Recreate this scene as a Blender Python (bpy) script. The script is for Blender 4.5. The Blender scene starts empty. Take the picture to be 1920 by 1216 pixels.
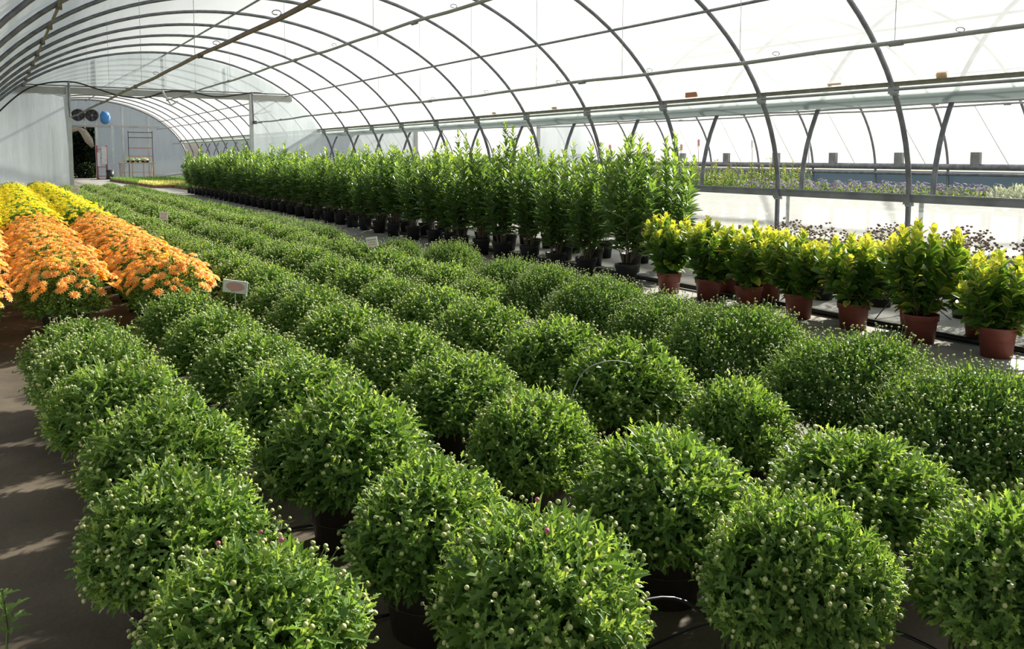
import bpy, math, random
import numpy as np
from mathutils import Vector, Matrix

random.seed(7)
rng = np.random.default_rng(7)
PI = math.pi
scn = bpy.context.scene
COL = scn.collection

# ------------------------------------------------------------------ camera
EYE = 1.52
F_PX, YAW, PITCH, ROLL, PPY = 1600.0, 0.546, 0.085, 0.002, 430.0
fw = Vector((math.sin(YAW) * math.cos(PITCH), math.cos(YAW) * math.cos(PITCH), -math.sin(PITCH)))
rt = Vector((math.cos(YAW), -math.sin(YAW), 0))
up = rt.cross(fw)
rt2 = math.cos(ROLL) * rt + math.sin(ROLL) * up
up2 = -math.sin(ROLL) * rt + math.cos(ROLL) * up
cam = bpy.data.cameras.new('camera')
cam.sensor_width = 36
cam.lens = F_PX / 1920 * 36
cam.shift_y = -(608 - PPY) / 1920
cam.clip_end = 500
co = bpy.data.objects.new('camera', cam)
co.matrix_world = Matrix(((rt2.x, up2.x, -fw.x, 0), (rt2.y, up2.y, -fw.y, 0), (rt2.z, up2.z, -fw.z, EYE), (0, 0, 0, 1)))
COL.objects.link(co)
scn.camera = co

# ------------------------------------------------------------------ world, sun, exposure
SUN_EL, SUN_AZ = math.radians(30), math.radians(74)     # azimuth clockwise from +Y
world = bpy.data.worlds.new('sky')
scn.world = world
world.use_nodes = True
nt = world.node_tree
nt.nodes.clear()
wo = nt.nodes.new('ShaderNodeOutputWorld')
bg = nt.nodes.new('ShaderNodeBackground')
sky = nt.nodes.new('ShaderNodeTexSky')
sky.sky_type = 'NISHITA'
sky.sun_disc = False
sky.sun_elevation = SUN_EL
sky.sun_rotation = SUN_AZ
sky.air_density = 1.2
sky.dust_density = 1.6
hs = nt.nodes.new('ShaderNodeMix'); hs.data_type = 'RGBA'
hs.inputs[0].default_value = 0.62
bwn = nt.nodes.new('ShaderNodeRGBToBW')
nt.links.new(sky.outputs[0], bwn.inputs[0])
nt.links.new(sky.outputs[0], hs.inputs[6])
nt.links.new(bwn.outputs[0], hs.inputs[7])
nt.links.new(hs.outputs[2], bg.inputs[0])
bg.inputs[1].default_value = 0.105
nt.links.new(bg.outputs[0], wo.inputs[0])

sun = bpy.data.lights.new('sun', 'SUN')
sun.energy = 14.0
sun.angle = math.radians(1.2)
sun.color = (1.0, 0.93, 0.80)
so = bpy.data.objects.new('sun', sun)
sd = Vector((math.sin(SUN_AZ) * math.cos(SUN_EL), math.cos(SUN_AZ) * math.cos(SUN_EL), math.sin(SUN_EL)))
so.rotation_euler = sd.to_track_quat('Z', 'Y').to_euler()
COL.objects.link(so)

scn.view_settings.view_transform = 'Standard'
scn.view_settings.look = 'None'
scn.view_settings.gamma = 1
scn.view_settings.use_curve_mapping = False
scn.view_settings.exposure = 0.08
scn.cycles.transparent_max_bounces = 24
scn.cycles.max_bounces = 6
scn.cycles.diffuse_bounces = 3
scn.cycles.glossy_bounces = 2
scn.cycles.transmission_bounces = 4

# ------------------------------------------------------------------ materials
def new_mat(name):
    m = bpy.data.materials.new(name); m.use_nodes = True
    t = m.node_tree; t.nodes.clear()
    return m, t, t.nodes.new('ShaderNodeOutputMaterial')

def rgba(c): return (c[0], c[1], c[2], 1)

def simple(name, c, rough=0.6, metal=0.0, var=0.12, scale=8.0, bump=0.0, c2=None):
    m, t, out = new_mat(name)
    p = t.nodes.new('ShaderNodeBsdfPrincipled')
    p.inputs['Roughness'].default_value = rough
    p.inputs['Metallic'].default_value = metal
    tc = t.nodes.new('ShaderNodeTexCoord')
    n = t.nodes.new('ShaderNodeTexNoise'); n.inputs['Scale'].default_value = scale; n.inputs['Detail'].default_value = 5
    t.links.new(tc.outputs['Object'], n.inputs['Vector'])
    r = t.nodes.new('ShaderNodeValToRGB')
    r.color_ramp.elements[0].position = 0.3; r.color_ramp.elements[1].position = 0.7
    r.color_ramp.elements[0].color = rgba([v * (1 - var) for v in c])
    r.color_ramp.elements[1].color = rgba(c2 if c2 else [min(1, v * (1 + var)) for v in c])
    t.links.new(n.outputs[0], r.inputs[0]); t.links.new(r.outputs[0], p.inputs['Base Color'])
    if bump:
        b = t.nodes.new('ShaderNodeBump'); b.inputs['Strength'].default_value = bump; b.inputs['Distance'].default_value = 0.01
        t.links.new(n.outputs[0], b.inputs['Height']); t.links.new(b.outputs[0], p.inputs['Normal'])
    t.links.new(p.outputs[0], out.inputs[0])
    return m

def leafy(name, dark, mid, young, rough=0.4, trans=0.3, edge=None, spec=0.4):
    """v: per leaf tone (0..1), e: 0 at midrib .. 1 at the margin"""
    m, t, out = new_mat(name)
    a = t.nodes.new('ShaderNodeAttribute'); a.attribute_name = 'v'
    r = t.nodes.new('ShaderNodeValToRGB')
    e = r.color_ramp.elements
    e[0].position = 0.0; e[0].color = rgba(dark)
    e[1].position = 1.0; e[1].color = rgba(young)
    k = e.new(0.55); k.color = rgba(mid)
    t.links.new(a.outputs['Fac'], r.inputs[0])
    colo = r.outputs[0]
    a2 = t.nodes.new('ShaderNodeAttribute'); a2.attribute_name = 'e'
    if edge:
        mr = t.nodes.new('ShaderNodeMapRange'); mr.inputs[1].default_value = edge[3]; mr.inputs[2].default_value = edge[3] + 0.12
        t.links.new(a2.outputs['Fac'], mr.inputs[0])
        mlt = t.nodes.new('ShaderNodeMath'); mlt.operation = 'MULTIPLY'
        mr2 = t.nodes.new('ShaderNodeMapRange'); mr2.inputs[1].default_value = 0.35; mr2.inputs[2].default_value = 0.8
        mr2.inputs[3].default_value = edge[4]
        t.links.new(a.outputs['Fac'], mr2.inputs[0])
        t.links.new(mr.outputs[0], mlt.inputs[0]); t.links.new(mr2.outputs[0], mlt.inputs[1])
        mx = t.nodes.new('ShaderNodeMix'); mx.data_type = 'RGBA'
        t.links.new(mlt.outputs[0], mx.inputs[0]); t.links.new(colo, mx.inputs[6])
        mx.inputs[7].default_value = rgba(edge[:3])
        colo = mx.outputs[2]
    p = t.nodes.new('ShaderNodeBsdfPrincipled')
    p.inputs['Roughness'].default_value = rough
    p.inputs['Specular IOR Level'].default_value = spec
    t.links.new(colo, p.inputs['Base Color'])
    tr = t.nodes.new('ShaderNodeBsdfTranslucent')
    g = t.nodes.new('ShaderNodeMix'); g.data_type = 'RGBA'; g.blend_type = 'MULTIPLY'; g.inputs[0].default_value = 1
    t.links.new(colo, g.inputs[6]); g.inputs[7].default_value = (1.9, 1.75, 0.8, 1)
    t.links.new(g.outputs[2], tr.inputs[0])
    ms = t.nodes.new('ShaderNodeMixShader'); ms.inputs[0].default_value = trans
    t.links.new(p.outputs[0], ms.inputs[1]); t.links.new(tr.outputs[0], ms.inputs[2])
    t.links.new(ms.outputs[0], out.inputs[0])
    return m

def film(name, col, clear, clear_graze, dirt=0.15, tint=(0.95, 0.98, 1.0), refl=0.05, streak=(0.6, 0.25, 4.0)):
    """polythene: part lets light straight through, the rest scatters it"""
    m, t, out = new_mat(name)
    tp = t.nodes.new('ShaderNodeBsdfTransparent'); tp.inputs[0].default_value = rgba(tint)
    tl = t.nodes.new('ShaderNodeBsdfTranslucent'); tl.inputs[0].default_value = rgba(col)
    df = t.nodes.new('ShaderNodeBsdfDiffuse'); df.inputs[0].default_value = rgba(col)
    gl = t.nodes.new('ShaderNodeBsdfGlossy'); gl.inputs['Roughness'].default_value = 0.25
    m1 = t.nodes.new('ShaderNodeMixShader'); m1.inputs[0].default_value = 0.45
    t.links.new(tl.outputs[0], m1.inputs[1]); t.links.new(df.outputs[0], m1.inputs[2])
    m2 = t.nodes.new('ShaderNodeMixShader'); m2.inputs[0].default_value = refl
    t.links.new(m1.outputs[0], m2.inputs[1]); t.links.new(gl.outputs[0], m2.inputs[2])
    lw = t.nodes.new('ShaderNodeLayerWeight'); lw.inputs[0].default_value = 0.35
    mr = t.nodes.new('ShaderNodeMapRange')
    mr.inputs[3].default_value = clear; mr.inputs[4].default_value = clear_graze
    t.links.new(lw.outputs['Facing'], mr.inputs[0])
    tc = t.nodes.new('ShaderNodeTexCoord')
    mp = t.nodes.new('ShaderNodeMapping'); mp.inputs['Scale'].default_value = streak
    t.links.new(tc.outputs['Object'], mp.inputs[0])
    n = t.nodes.new('ShaderNodeTexNoise'); n.inputs['Scale'].default_value = 1.6; n.inputs['Detail'].default_value = 6
    t.links.new(mp.outputs[0], n.inputs['Vector'])
    ma = t.nodes.new('ShaderNodeMath'); ma.operation = 'MULTIPLY_ADD'
    ma.inputs[1].default_value = -2 * dirt; 
    t.links.new(n.outputs[0], ma.inputs[0])
    ad = t.nodes.new('ShaderNodeMath'); ad.operation = 'ADD'; ad.inputs[1].default_value = dirt
    t.links.new(mr.outputs[0], ad.inputs[0]); t.links.new(ad.outputs[0], ma.inputs[2])
    ma.use_clamp = True
    m3 = t.nodes.new('ShaderNodeMixShader')
    t.links.new(ma.outputs[0], m3.inputs[0])
    t.links.new(m2.outputs[0], m3.inputs[1]); t.links.new(tp.outputs[0], m3.inputs[2])
    t.links.new(m3.outputs[0], out.inputs[0])
    b = t.nodes.new('ShaderNodeBump'); b.inputs['Strength'].default_value = 0.35; b.inputs['Distance'].default_value = 0.05
    t.links.new(n.outputs[0], b.inputs['Height'])
    for x in (tl, df, gl): t.links.new(b.outputs[0], x.inputs['Normal'])
    return m

def floor_mat():
    m, t, out = new_mat('concrete floor')
    p = t.nodes.new('ShaderNodeBsdfPrincipled')
    tc = t.nodes.new('ShaderNodeTexCoord')
    def noise(s, d, off=0):
        mp = t.nodes.new('ShaderNodeMapping'); mp.inputs['Location'].default_value = (off, off, 0)
        n = t.nodes.new('ShaderNodeTexNoise'); n.inputs['Scale'].default_value = s; n.inputs['Detail'].default_value = d
        t.links.new(tc.outputs['Object'], mp.inputs[0]); t.links.new(mp.outputs[0], n.inputs['Vector']); return n.outputs[0]
    def ramp(f, a, b, pa=.35, pb=.65):
        r = t.nodes.new('ShaderNodeValToRGB'); r.color_ramp.elements[0].position = pa; r.color_ramp.elements[1].position = pb
        r.color_ramp.elements[0].color = a if len(a) == 4 else rgba(a); r.color_ramp.elements[1].color = b if len(b) == 4 else rgba(b)
        t.links.new(f, r.inputs[0]); return r.outputs[0]
    def mix(f, a, b, bt='MIX'):
        x = t.nodes.new('ShaderNodeMix'); x.data_type = 'RGBA'; x.blend_type = bt
        if isinstance(f, float): x.inputs[0].default_value = f
        else: t.links.new(f, x.inputs[0])
        t.links.new(a, x.inputs[6]); t.links.new(b, x.inputs[7]); return x.outputs[2]
    clean = ramp(noise(1.3, 8), (.25, .25, .245), (.36, .355, .33))
    stain = ramp(noise(5.0, 8, 3.1), (.20, .17, .11), (.29, .265, .21))
    sm = ramp(noise(0.9, 6, 9.7), (0, 0, 0), (1, 1, 1), .48, .66)
    aisle = mix(sm, clean, stain)
    # the left path and the standing ground under the pots are damp brown, with shade between the rows painted in
    dirt = ramp(noise(2.2, 8, 5.5), (.060, .045, .030), (.12, .095, .065))
    sx = t.nodes.new('ShaderNodeSeparateXYZ'); t.links.new(tc.outputs['Object'], sx.inputs[0])
    w = t.nodes.new('ShaderNodeMath'); w.operation = 'MULTIPLY_ADD'; w.inputs[1].default_value = 1.6
    t.links.new(noise(0.8, 4, 1.2), w.inputs[0]); t.links.new(sx.outputs[0], w.inputs[2])
    mr = t.nodes.new('ShaderNodeMapRange'); mr.inputs[1].default_value = 4.0; mr.inputs[2].default_value = 5.6
    t.links.new(w.outputs[0], mr.inputs[0])
    c = mix(mr.outputs[0], dirt, aisle)
    speck = ramp(noise(60, 3), (.8, .78, .74), (1, 1, 1), .35, .5)
    c = mix(0.6, c, speck, 'MULTIPLY')
    t.links.new(c, p.inputs['Base Color'])
    p.inputs['Roughness'].default_value = 0.75
    b = t.nodes.new('ShaderNodeBump'); b.inputs['Strength'].default_value = 0.25; b.inputs['Distance'].default_value = 0.01
    t.links.new(noise(25, 8), b.inputs['Height']); t.links.new(b.outputs[0], p.inputs['Normal'])
    t.links.new(p.outputs[0], out.inputs[0])
    return m

M = {}
M['floor'] = floor_mat()
M['film'] = film('roof polythene', (.86, .90, .92), .80, .30, .10)
M['gable_film'] = film('gable polythene', (.62, .68, .72), .16, .05, .06, streak=(2.5, .5, .35))
M['side_film'] = film('side polythene', (.72, .73, .72), .22, .10, .05, streak=(.3, .5, 3))
M['valley_film'] = film('valley polythene', (.40, .47, .45), .30, .20, .15)
M['blue_film'] = film('blue-grey film', (.14, .19, .24), .05, .02, .04)  # blue-grey lower panel of the far side wall
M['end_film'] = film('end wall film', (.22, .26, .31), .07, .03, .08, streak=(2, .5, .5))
M['steel'] = simple('galvanised steel', (.17, .18, .21), .45, .55, .2, 6, c2=(.27, .28, .31))
M['rail'] = simple('dull zinc rail', (.24, .25, .26), .5, .4, .25, 3)
M['olive'] = simple('algae stained rail', (.16, .155, .12), .6, .2, .35, 5)
M['rusty'] = simple('weathered brown steel', (.155, .135, .125), .6, .3, .35, 4)
M['pipe'] = simple('grey pipe', (.30, .31, .32), .5, .1, .15, 3)
M['white_post'] = simple('white painted post', (.62, .64, .64), .5, 0, .1, 3)
M['beam'] = simple('pale grey beam', (.42, .42, .40), .6, 0, .15, 2)
M['hose'] = simple('black hose', (.02, .02, .02), .35)
M['wire'] = simple('thin wire', (.35, .36, .36), .5, .5)
M['potblack'] = simple('black plastic', (.022, .022, .023), .45, 0, .3, 9)
M['potbrown'] = simple('dark brown plastic', (.050, .042, .036), .5, 0, .25, 9)
M['terracotta'] = simple('terracotta plastic', (.235, .062, .040), .5, 0, .12, 10)
M['soil'] = simple('potting compost', (.06, .04, .027), .95, 0, .5, 40, .8)
M['stem'] = simple('green stem', (.14, .20, .06), .6)
M['twig'] = simple('brown stem', (.16, .11, .06), .7)
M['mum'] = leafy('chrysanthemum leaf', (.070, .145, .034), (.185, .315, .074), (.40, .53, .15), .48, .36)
M['mum_dark'] = leafy('dark chrysanthemum leaf', (.052, .125, .030), (.140, .262, .056), (.30, .43, .10), .5, .32)
M['bud'] = leafy('flower bud', (.12, .20, .05), (.32, .40, .14), (.54, .58, .26), .5, .1, edge=(.56, .58, .26, .6, .7))
M['pinkbud'] = simple('pink bud', (.45, .10, .16), .5)
M['orange'] = leafy('orange petals', (.62, .24, .05), (.84, .43, .09), (.92, .60, .18), .6, .3, edge=(.96, .68, .26, .6, .7))
M['yellow'] = leafy('yellow petals', (.62, .50, .02), (.86, .74, .03), (.95, .88, .10), .6, .3)
M['laurel'] = leafy('laurel leaf', (.055, .115, .040), (.125, .225, .065), (.31, .46, .10), .30, .36, spec=.55)
M['euonymus'] = leafy('golden variegated leaf', (.036, .100, .020), (.135, .270, .042), (.44, .54, .09), .3, .28, edge=(.74, .64, .10, .42, .0), spec=.55)
M['rose'] = leafy('rose leaf', (.06, .11, .03), (.16, .26, .07), (.34, .34, .12), .5, .35)
M['lavflower'] = leafy('violet flowers', (.20, .14, .42), (.34, .26, .62), (.55, .46, .80), .6, .2)
M['redflower'] = leafy('dull red flower', (.35, .07, .06), (.50, .12, .10), (.6, .3, .25), .6, .2)
M['mauve'] = leafy('dry mauve flower heads', (.17, .11, .10), (.32, .22, .20), (.50, .40, .34), .7, .1)
M['silver'] = leafy('silver leaf', (.38, .42, .40), (.52, .56, .54), (.70, .74, .72), .7, .15)
M['seedling'] = leafy('seedling leaf', (.10, .22, .05), (.18, .34, .08), (.34, .48, .12), .6, .25)
M['palelettuce'] = leafy('pale yellow leaf', (.50, .52, .18), (.68, .68, .30), (.80, .80, .45), .6, .25)
M['tray'] = simple('brown tray', (.22, .11, .07), .7)
M['card'] = simple('white card', (.80, .80, .82), .5, 0, .03)
M['cardpink'] = simple('faded pink print', (.72, .36, .40), .5, 0, .05)
M['cardgrey'] = simple('grey print', (.35, .34, .38), .5, 0, .05)
M['redprint'] = simple('red print', (.55, .08, .08), .5)
M['tealprint'] = simple('teal print', (.10, .35, .35), .5)
M['fan'] = simple('fan housing', (.18, .20, .22), .5, .4)
M['fandark'] = simple('fan blades', (.035, .035, .04), .5)
M['blue'] = simple('blue plastic', (.05, .20, .50), .5)
M['curtain'] = simple('rolled canvas curtain', (.34, .30, .24), .8, 0, .25, 6, .6)
M['outdoor'] = leafy('outdoor shrub leaf', (.006, .014, .005), (.012, .028, .008), (.03, .055, .014), .6, .1)  # near black: the doorway's dark shade is put into the leaf colour
M['redpaint'] = simple('red paint', (.38, .09, .08), .5)
M['wood'] = simple('pale wood', (.48, .33, .18), .7)
M['bench'] = simple('bench top', (.45, .46, .46), .6)
M['ground'] = simple('outdoor ground', (.16, .17, .10), .95, 0, .3, .5)
M['tape'] = simple('orange repair tape', (.55, .30, .12), .6)
M['rust'] = simple('rust brown patch', (.35, .14, .07), .7)
M['needle'] = simple('orange dry needles', (.50, .20, .08), .8)
M['cloth'] = simple('pale cloth', (.62, .62, .64), .8)

# ------------------------------------------------------------------ helpers
class MB:
    def __init__(s): s.v = []; s.f = []; s.n = 0; s.a = []; s.e = []
    def add(s, v, f, a=0.5, e=None):
        v = np.asarray(v, float); s.v.append(v)
        s.f += [tuple(i + s.n for i in q) for q in f]
        s.a.append(np.full(len(v), a) if np.isscalar(a) else np.asarray(a))
        s.e.append(np.zeros(len(v)) if e is None else np.asarray(e)); s.n += len(v)
        return s
    def box(s, c, d, rz=0):
        x, y, z = [q / 2 for q in d]
        v = np.array([(sx * x, sy * y, sz * z) for sx in (-1, 1) for sy in (-1, 1) for sz in (-1, 1)])
        if rz:
            cr, sr = math.cos(rz), math.sin(rz); v = np.stack([v[:, 0] * cr - v[:, 1] * sr, v[:, 0] * sr + v[:, 1] * cr, v[:, 2]], 1)
        return s.add(v + np.array(c), [(0, 1, 3, 2), (4, 6, 7, 5), (0, 4, 5, 1), (2, 3, 7, 6), (0, 2, 6, 4), (1, 5, 7, 3)])
    def tube(s, pts, r, seg=8, cap=True):
        pts = [Vector(p) for p in pts]; n = len(pts)
        rs = [r] * n if np.isscalar(r) else r
        v = []; u = None
        for i, p in enumerate(pts):
            d = (pts[min(i + 1, n - 1)] - pts[max(i - 1, 0)]).normalized()
            if u is None: u = d.orthogonal().normalized()
            u = (u - d * u.dot(d)).normalized(); w = d.cross(u)
            for k in range(seg):
                a = 2 * PI * k / seg
                v.append(p + (u * math.cos(a) + w * math.sin(a)) * rs[i])
        f = [(i * seg + k, i * seg + (k + 1) % seg, (i + 1) * seg + (k + 1) % seg, (i + 1) * seg + k) for i in range(n - 1) for k in range(seg)]
        if cap: f += [tuple(range(seg))[::-1], tuple((n - 1) * seg + k for k in range(seg))]
        return s.add([tuple(q) for q in v], f)
    def lathe(s, prof, seg=20, c=(0, 0, 0)):
        v = []
        for r, z in prof:
            for k in range(seg):
                a = 2 * PI * k / seg; v.append((c[0] + r * math.cos(a), c[1] + r * math.sin(a), c[2] + z))
        n = len(prof)
        f = [(i * seg + k, i * seg + (k + 1) % seg, (i + 1) * seg + (k + 1) % seg, (i + 1) * seg + k) for i in range(n - 1) for k in range(seg)]
        return s.add(v, f)
    def mesh(s, name, mats, smooth=False):
        me = bpy.data.meshes.new(name)
        v = np.concatenate(s.v)
        me.from_pydata(v.tolist(), [], s.f)
        for nm, ar in (('v', s.a), ('e', s.e)):
            at = me.attributes.new(nm, 'FLOAT', 'POINT'); at.data.foreach_set('value', np.concatenate(ar).astype(np.float32))
        for mt in (mats if isinstance(mats, (list, tuple)) else [mats]): me.materials.append(mt)
        if smooth: me.shade_smooth()
        me.update()
        return me
    def obj(s, name, mat, parent=None, smooth=False, kind=None, loc=None):
        return link(name, s.mesh(name, mat, smooth), parent, kind, loc)

def link(name, me, parent=None, kind=None, loc=None, mw=None):
    o = bpy.data.objects.new(name, me); COL.objects.link(o)
    if parent: o.parent = parent
    if kind: o['kind'] = kind
    if loc is not None: o.location = loc
    if mw is not None: o.matrix_basis = mw
    return o

def thing(name, label, cat, loc=(0, 0, 0), rz=0, group=None, scale=1):
    o = bpy.data.objects.new(name, None); COL.objects.link(o)
    o.location = loc; o.rotation_euler = (0, 0, rz); o.scale = (scale,) * 3 if np.isscalar(scale) else scale
    o.empty_display_size = 0.1
    return tag(o, label, cat, group)

def tag(o, label, cat, group=None):
    o['label'] = label; o['category'] = cat
    if group: o['group'] = group
    return o

def struct(o): o['kind'] = 'structure'; return o

ORD = ['first', 'second', 'third', 'fourth', 'fifth', 'sixth', 'seventh', 'eighth', 'ninth', 'tenth', 'eleventh', 'twelfth',
       'thirteenth', 'fourteenth', 'fifteenth', 'sixteenth', 'seventeenth', 'eighteenth', 'nineteenth', 'twentieth']

# ------------------------------------------------------------------ profile of the houses
A_, B_, Z0_, XC1 = 6.26, 4.32, 0.87, 5.445
XC2 = 18.56
Y_NEAR, Y_GABLE, Y_END = -4.67, 33.38, 63.0
RIB_Y = [7.83 + 2.5 * i for i in range(-5, 23)]

def arch(xc, t, grow=0.0):
    return (xc + (A_ + grow) * math.cos(t), Z0_ + (B_ + grow) * math.sin(t))
def arch_z(xc, x, grow=0):
    u = (x - xc) / (A_ + grow)
    return Z0_ + (B_ + grow) * math.sqrt(max(0, 1 - u * u))

# ------------------------------------------------------------------ floor and outdoor ground
me = MB().add([(-40, -10, 0), (0, -10, 0), (60, -10, 0), (-40, 75, 0), (0, 75, 0), (60, 75, 0)], [(0, 1, 4, 3), (1, 2, 5, 4)])
fl = MB().box((12.2, 30, -.06), (26.6, 78, .12)).obj('floor', M['floor']); struct(fl)
og = MB().add([(-200, -150, -.14), (250, -150, -.14), (250, 350, -.14), (-200, 350, -.14)], [(0, 1, 2, 3)]).obj('trim_1', M['ground']); struct(og)
# slab joints of the aisle
for k, (x0, y0, x1, y1) in enumerate([(4.95, -2, 4.95, 33), (9.0, -2, 9.0, 33)]):
    MB().box(((x0 + x1) / 2, (y0 + y1) / 2, .001), (.012, y1 - y0, .004)).obj('slab_joint', M['potbrown'], fl)
for y in np.arange(-1.2, 33, 3.1):
    MB().box((7.4, float(y), .001), (8.6, .011, .004)).obj('slab_joint', M['potbrown'], fl)

# ------------------------------------------------------------------ roofs: film with ribs and purlins as parts
def roof(name, xc, t0, t1):
    ys = np.arange(Y_NEAR - .6, Y_END + .01, 1.25); ts = np.linspace(t0, t1, 44)
    v = []; f = []
    for j, y in enumerate(ys):
        for i, t in enumerate(ts):
            x, z = arch(xc, t, .06 + .012 * math.sin(y * 2.5133 + 1.0) + .008 * math.sin(t * 23 + y))
            v.append((x, y, z))
    n = len(ts)
    f = [(j * n + i, j * n + i + 1, (j + 1) * n + i + 1, (j + 1) * n + i) for j in range(len(ys) - 1) for i in range(n - 1)]
    return struct(MB().add(v, f).obj(name, M['film'], smooth=True))

tA = math.asin((2.56 - Z0_) / B_)
ceil1 = roof('ceiling', XC1, tA, PI - 0.02)
ceil2 = roof('ceiling', XC2, 0.06, PI - math.asin((2.46 - Z0_) / B_))

def rib_mesh(xc):
    b = MB()
    pts = [(xc + A_, 0, 0), (xc + A_, 0, .45)] + [(arch(xc, t)[0], 0, arch(xc, t)[1]) for t in np.linspace(0, PI, 49)] + [(xc - A_, 0, .45), (xc - A_, 0, 0)]
    b.tube(pts, .040, 8)
    return b.mesh('arch_rib', M['steel'], True)
rm1 = rib_mesh(XC1)
clamp = MB().box((0, 0, 0), (.12, .10, .16)).tube([(-.09, -.02, -.09), (.09, -.02, -.09)], .02, 6).mesh('clamp', M['rail'])
sleeve = MB().tube([(0, 0, 0), (0, 0, .46)], .052, 8).mesh('foot_sleeve', M['steel'])
for y in RIB_Y:
    for c, xc in ((ceil1, XC1), (ceil2, XC2)):
        o = link('arch_rib', rm1, c, None, (xc - XC1, y, 0))
        if y < Y_GABLE and y > 2 and xc == XC1:
            link('rail_clamp', clamp, o, None, (11.24, 0, 2.52))
            link('rail_clamp', clamp, o, None, (11.70, 0, .9))

def long_tube(name, x, z, r, mat, parent, y0=Y_NEAR, y1=Y_END, sag=0.0, seg=8, step=1.25):
    ys = np.arange(y0, y1 + .001, (y1 - y0) / max(1, round((y1 - y0) / step)))
    pts = [(x, float(y), z - sag * abs(math.sin((y - 7.83) / 2.5 * PI))) for y in ys]
    return MB().tube(pts, r, seg).obj(name, mat, parent, True)
# purlins fixed under the ribs
for xc, c in ((XC1, ceil1), (XC2, ceil2)):
    for dx in (-4.45, -2.2, 0, 4.45):
        if dx == -2.2: continue
        long_tube('purlin', xc + dx, arch_z(xc, xc + dx) - .06, .026, M['rusty'] if dx == -4.45 else M['steel'], c)
# couplings where the rusty purlin meets the ribs
for y in RIB_Y:
    if 7 < y < 33:
        MB().box((XC1 - 4.45, y, arch_z(XC1, XC1 - 4.45) - .06), (.09, .12, .09)).obj('coupling', M['rusty'], ceil1)

# ------------------------------------------------------------------ valley gutter between the houses
gut = struct(MB().add([(x, y, z) for y in np.arange(Y_NEAR, Y_END, 2.5) for x, z in ((11.25, 2.60), (11.65, 2.40), (12.05, 2.33), (12.45, 2.37), (12.78, 2.47))],
    [(j * 5 + i, j * 5 + i + 1, j * 5 + 5 + i + 1, j * 5 + 5 + i) for j in range(len(np.arange(Y_NEAR, Y_END, 2.5)) - 1) for i in range(4)]).obj('trim_2', M['valley_film']))
def railbar(name, x, z, w, h, parent, mat='rail'):
    b = MB()
    b.box((x, (Y_NEAR + Y_END) / 2, z), (w, Y_END - Y_NEAR, h))
    b.box((x - w * .35, (Y_NEAR + Y_END) / 2, z + h * .62), (w * .5, Y_END - Y_NEAR, h * .3))
    return b.obj(name, M[mat], parent)
railbar('gutter_rail', 11.22, 2.57, .05, .05, gut, 'olive')
long_tube('gutter_pipe', 11.20, 2.50, .022, M['rail'], gut)
railbar('gutter_rail', 12.80, 2.47, .07, .09, gut)
# tape patches and leaves caught on the gutter film
for (x, y, z, w, h, m) in [(11.2, 12.0, 2.68, .30, .10, 'rust'), (11.25, 4.6, 2.66, .34, .05, 'tape'), (11.25, 8.85, 2.66, .24, .04, 'tape'),
                           (11.25, 7.1, 2.66, .15, .10, 'tape'), (11.25, 16.6, 2.66, .2, .06, 'tape'), (11.25, 19.4, 2.66, .2, .06, 'tape')]:
    MB().box((x, y, z), (.03, w, h)).obj('tape_patch' if m == 'tape' else 'rust_patch', M[m], gut)

# ------------------------------------------------------------------ side wall between the houses
ys = list(np.arange(Y_NEAR, Y_END, .625))
b = MB().add([(11.80 + .012 * math.sin(y * 2.5), y, z) for y in ys for z in (0, .3, .6, .88)],
             [(j * 4 + i, j * 4 + i + 1, j * 4 + 4 + i + 1, j * 4 + 4 + i) for j in range(len(ys) - 1) for i in range(3)])
wr = struct(b.obj('wall_right', M['side_film'], smooth=True))
railbar('side_rail', 11.72, .90, .07, .10, wr)
long_tube('base_pipe', 11.5, .16, .038, M['pipe'], wr, -2, 33)
for y in np.arange(1.0, 33, 2.5): MB().tube([(11.5, y, 0), (11.5, y, .30)], .028, 6).obj('pipe_support', M['pipe'], wr)
# left wall of the first house (outside the frame) and the far wall of the second
wl = struct(MB().add([(-.87, Y_NEAR, 0), (-.87, Y_END, 0), (-.87, Y_END, 1.0), (-.87, Y_NEAR, 1.0)], [(0, 1, 2, 3)]).obj('wall_left', M['side_film']))
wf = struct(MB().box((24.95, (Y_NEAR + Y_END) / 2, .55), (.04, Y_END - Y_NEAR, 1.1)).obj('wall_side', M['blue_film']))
long_tube('rolled_vent', 24.75, 1.24, .10, M['steel'], wf, seg=10)
long_tube('side_rail', 24.75, 1.02, .045, M['steel'], wf)
for y in RIB_Y:
    if 5 < y < 33:
        MB().box((24.72, y + 1.6, 1.48), (.12, .28, .40)).obj('vent_bracket', M['rail'], wf)
        MB().tube([(24.3, y + .4, 1.3), (24.0, y + 1.3, 3.0)], .010, 5).obj('brace_wire', M['wire'], wf)

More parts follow.
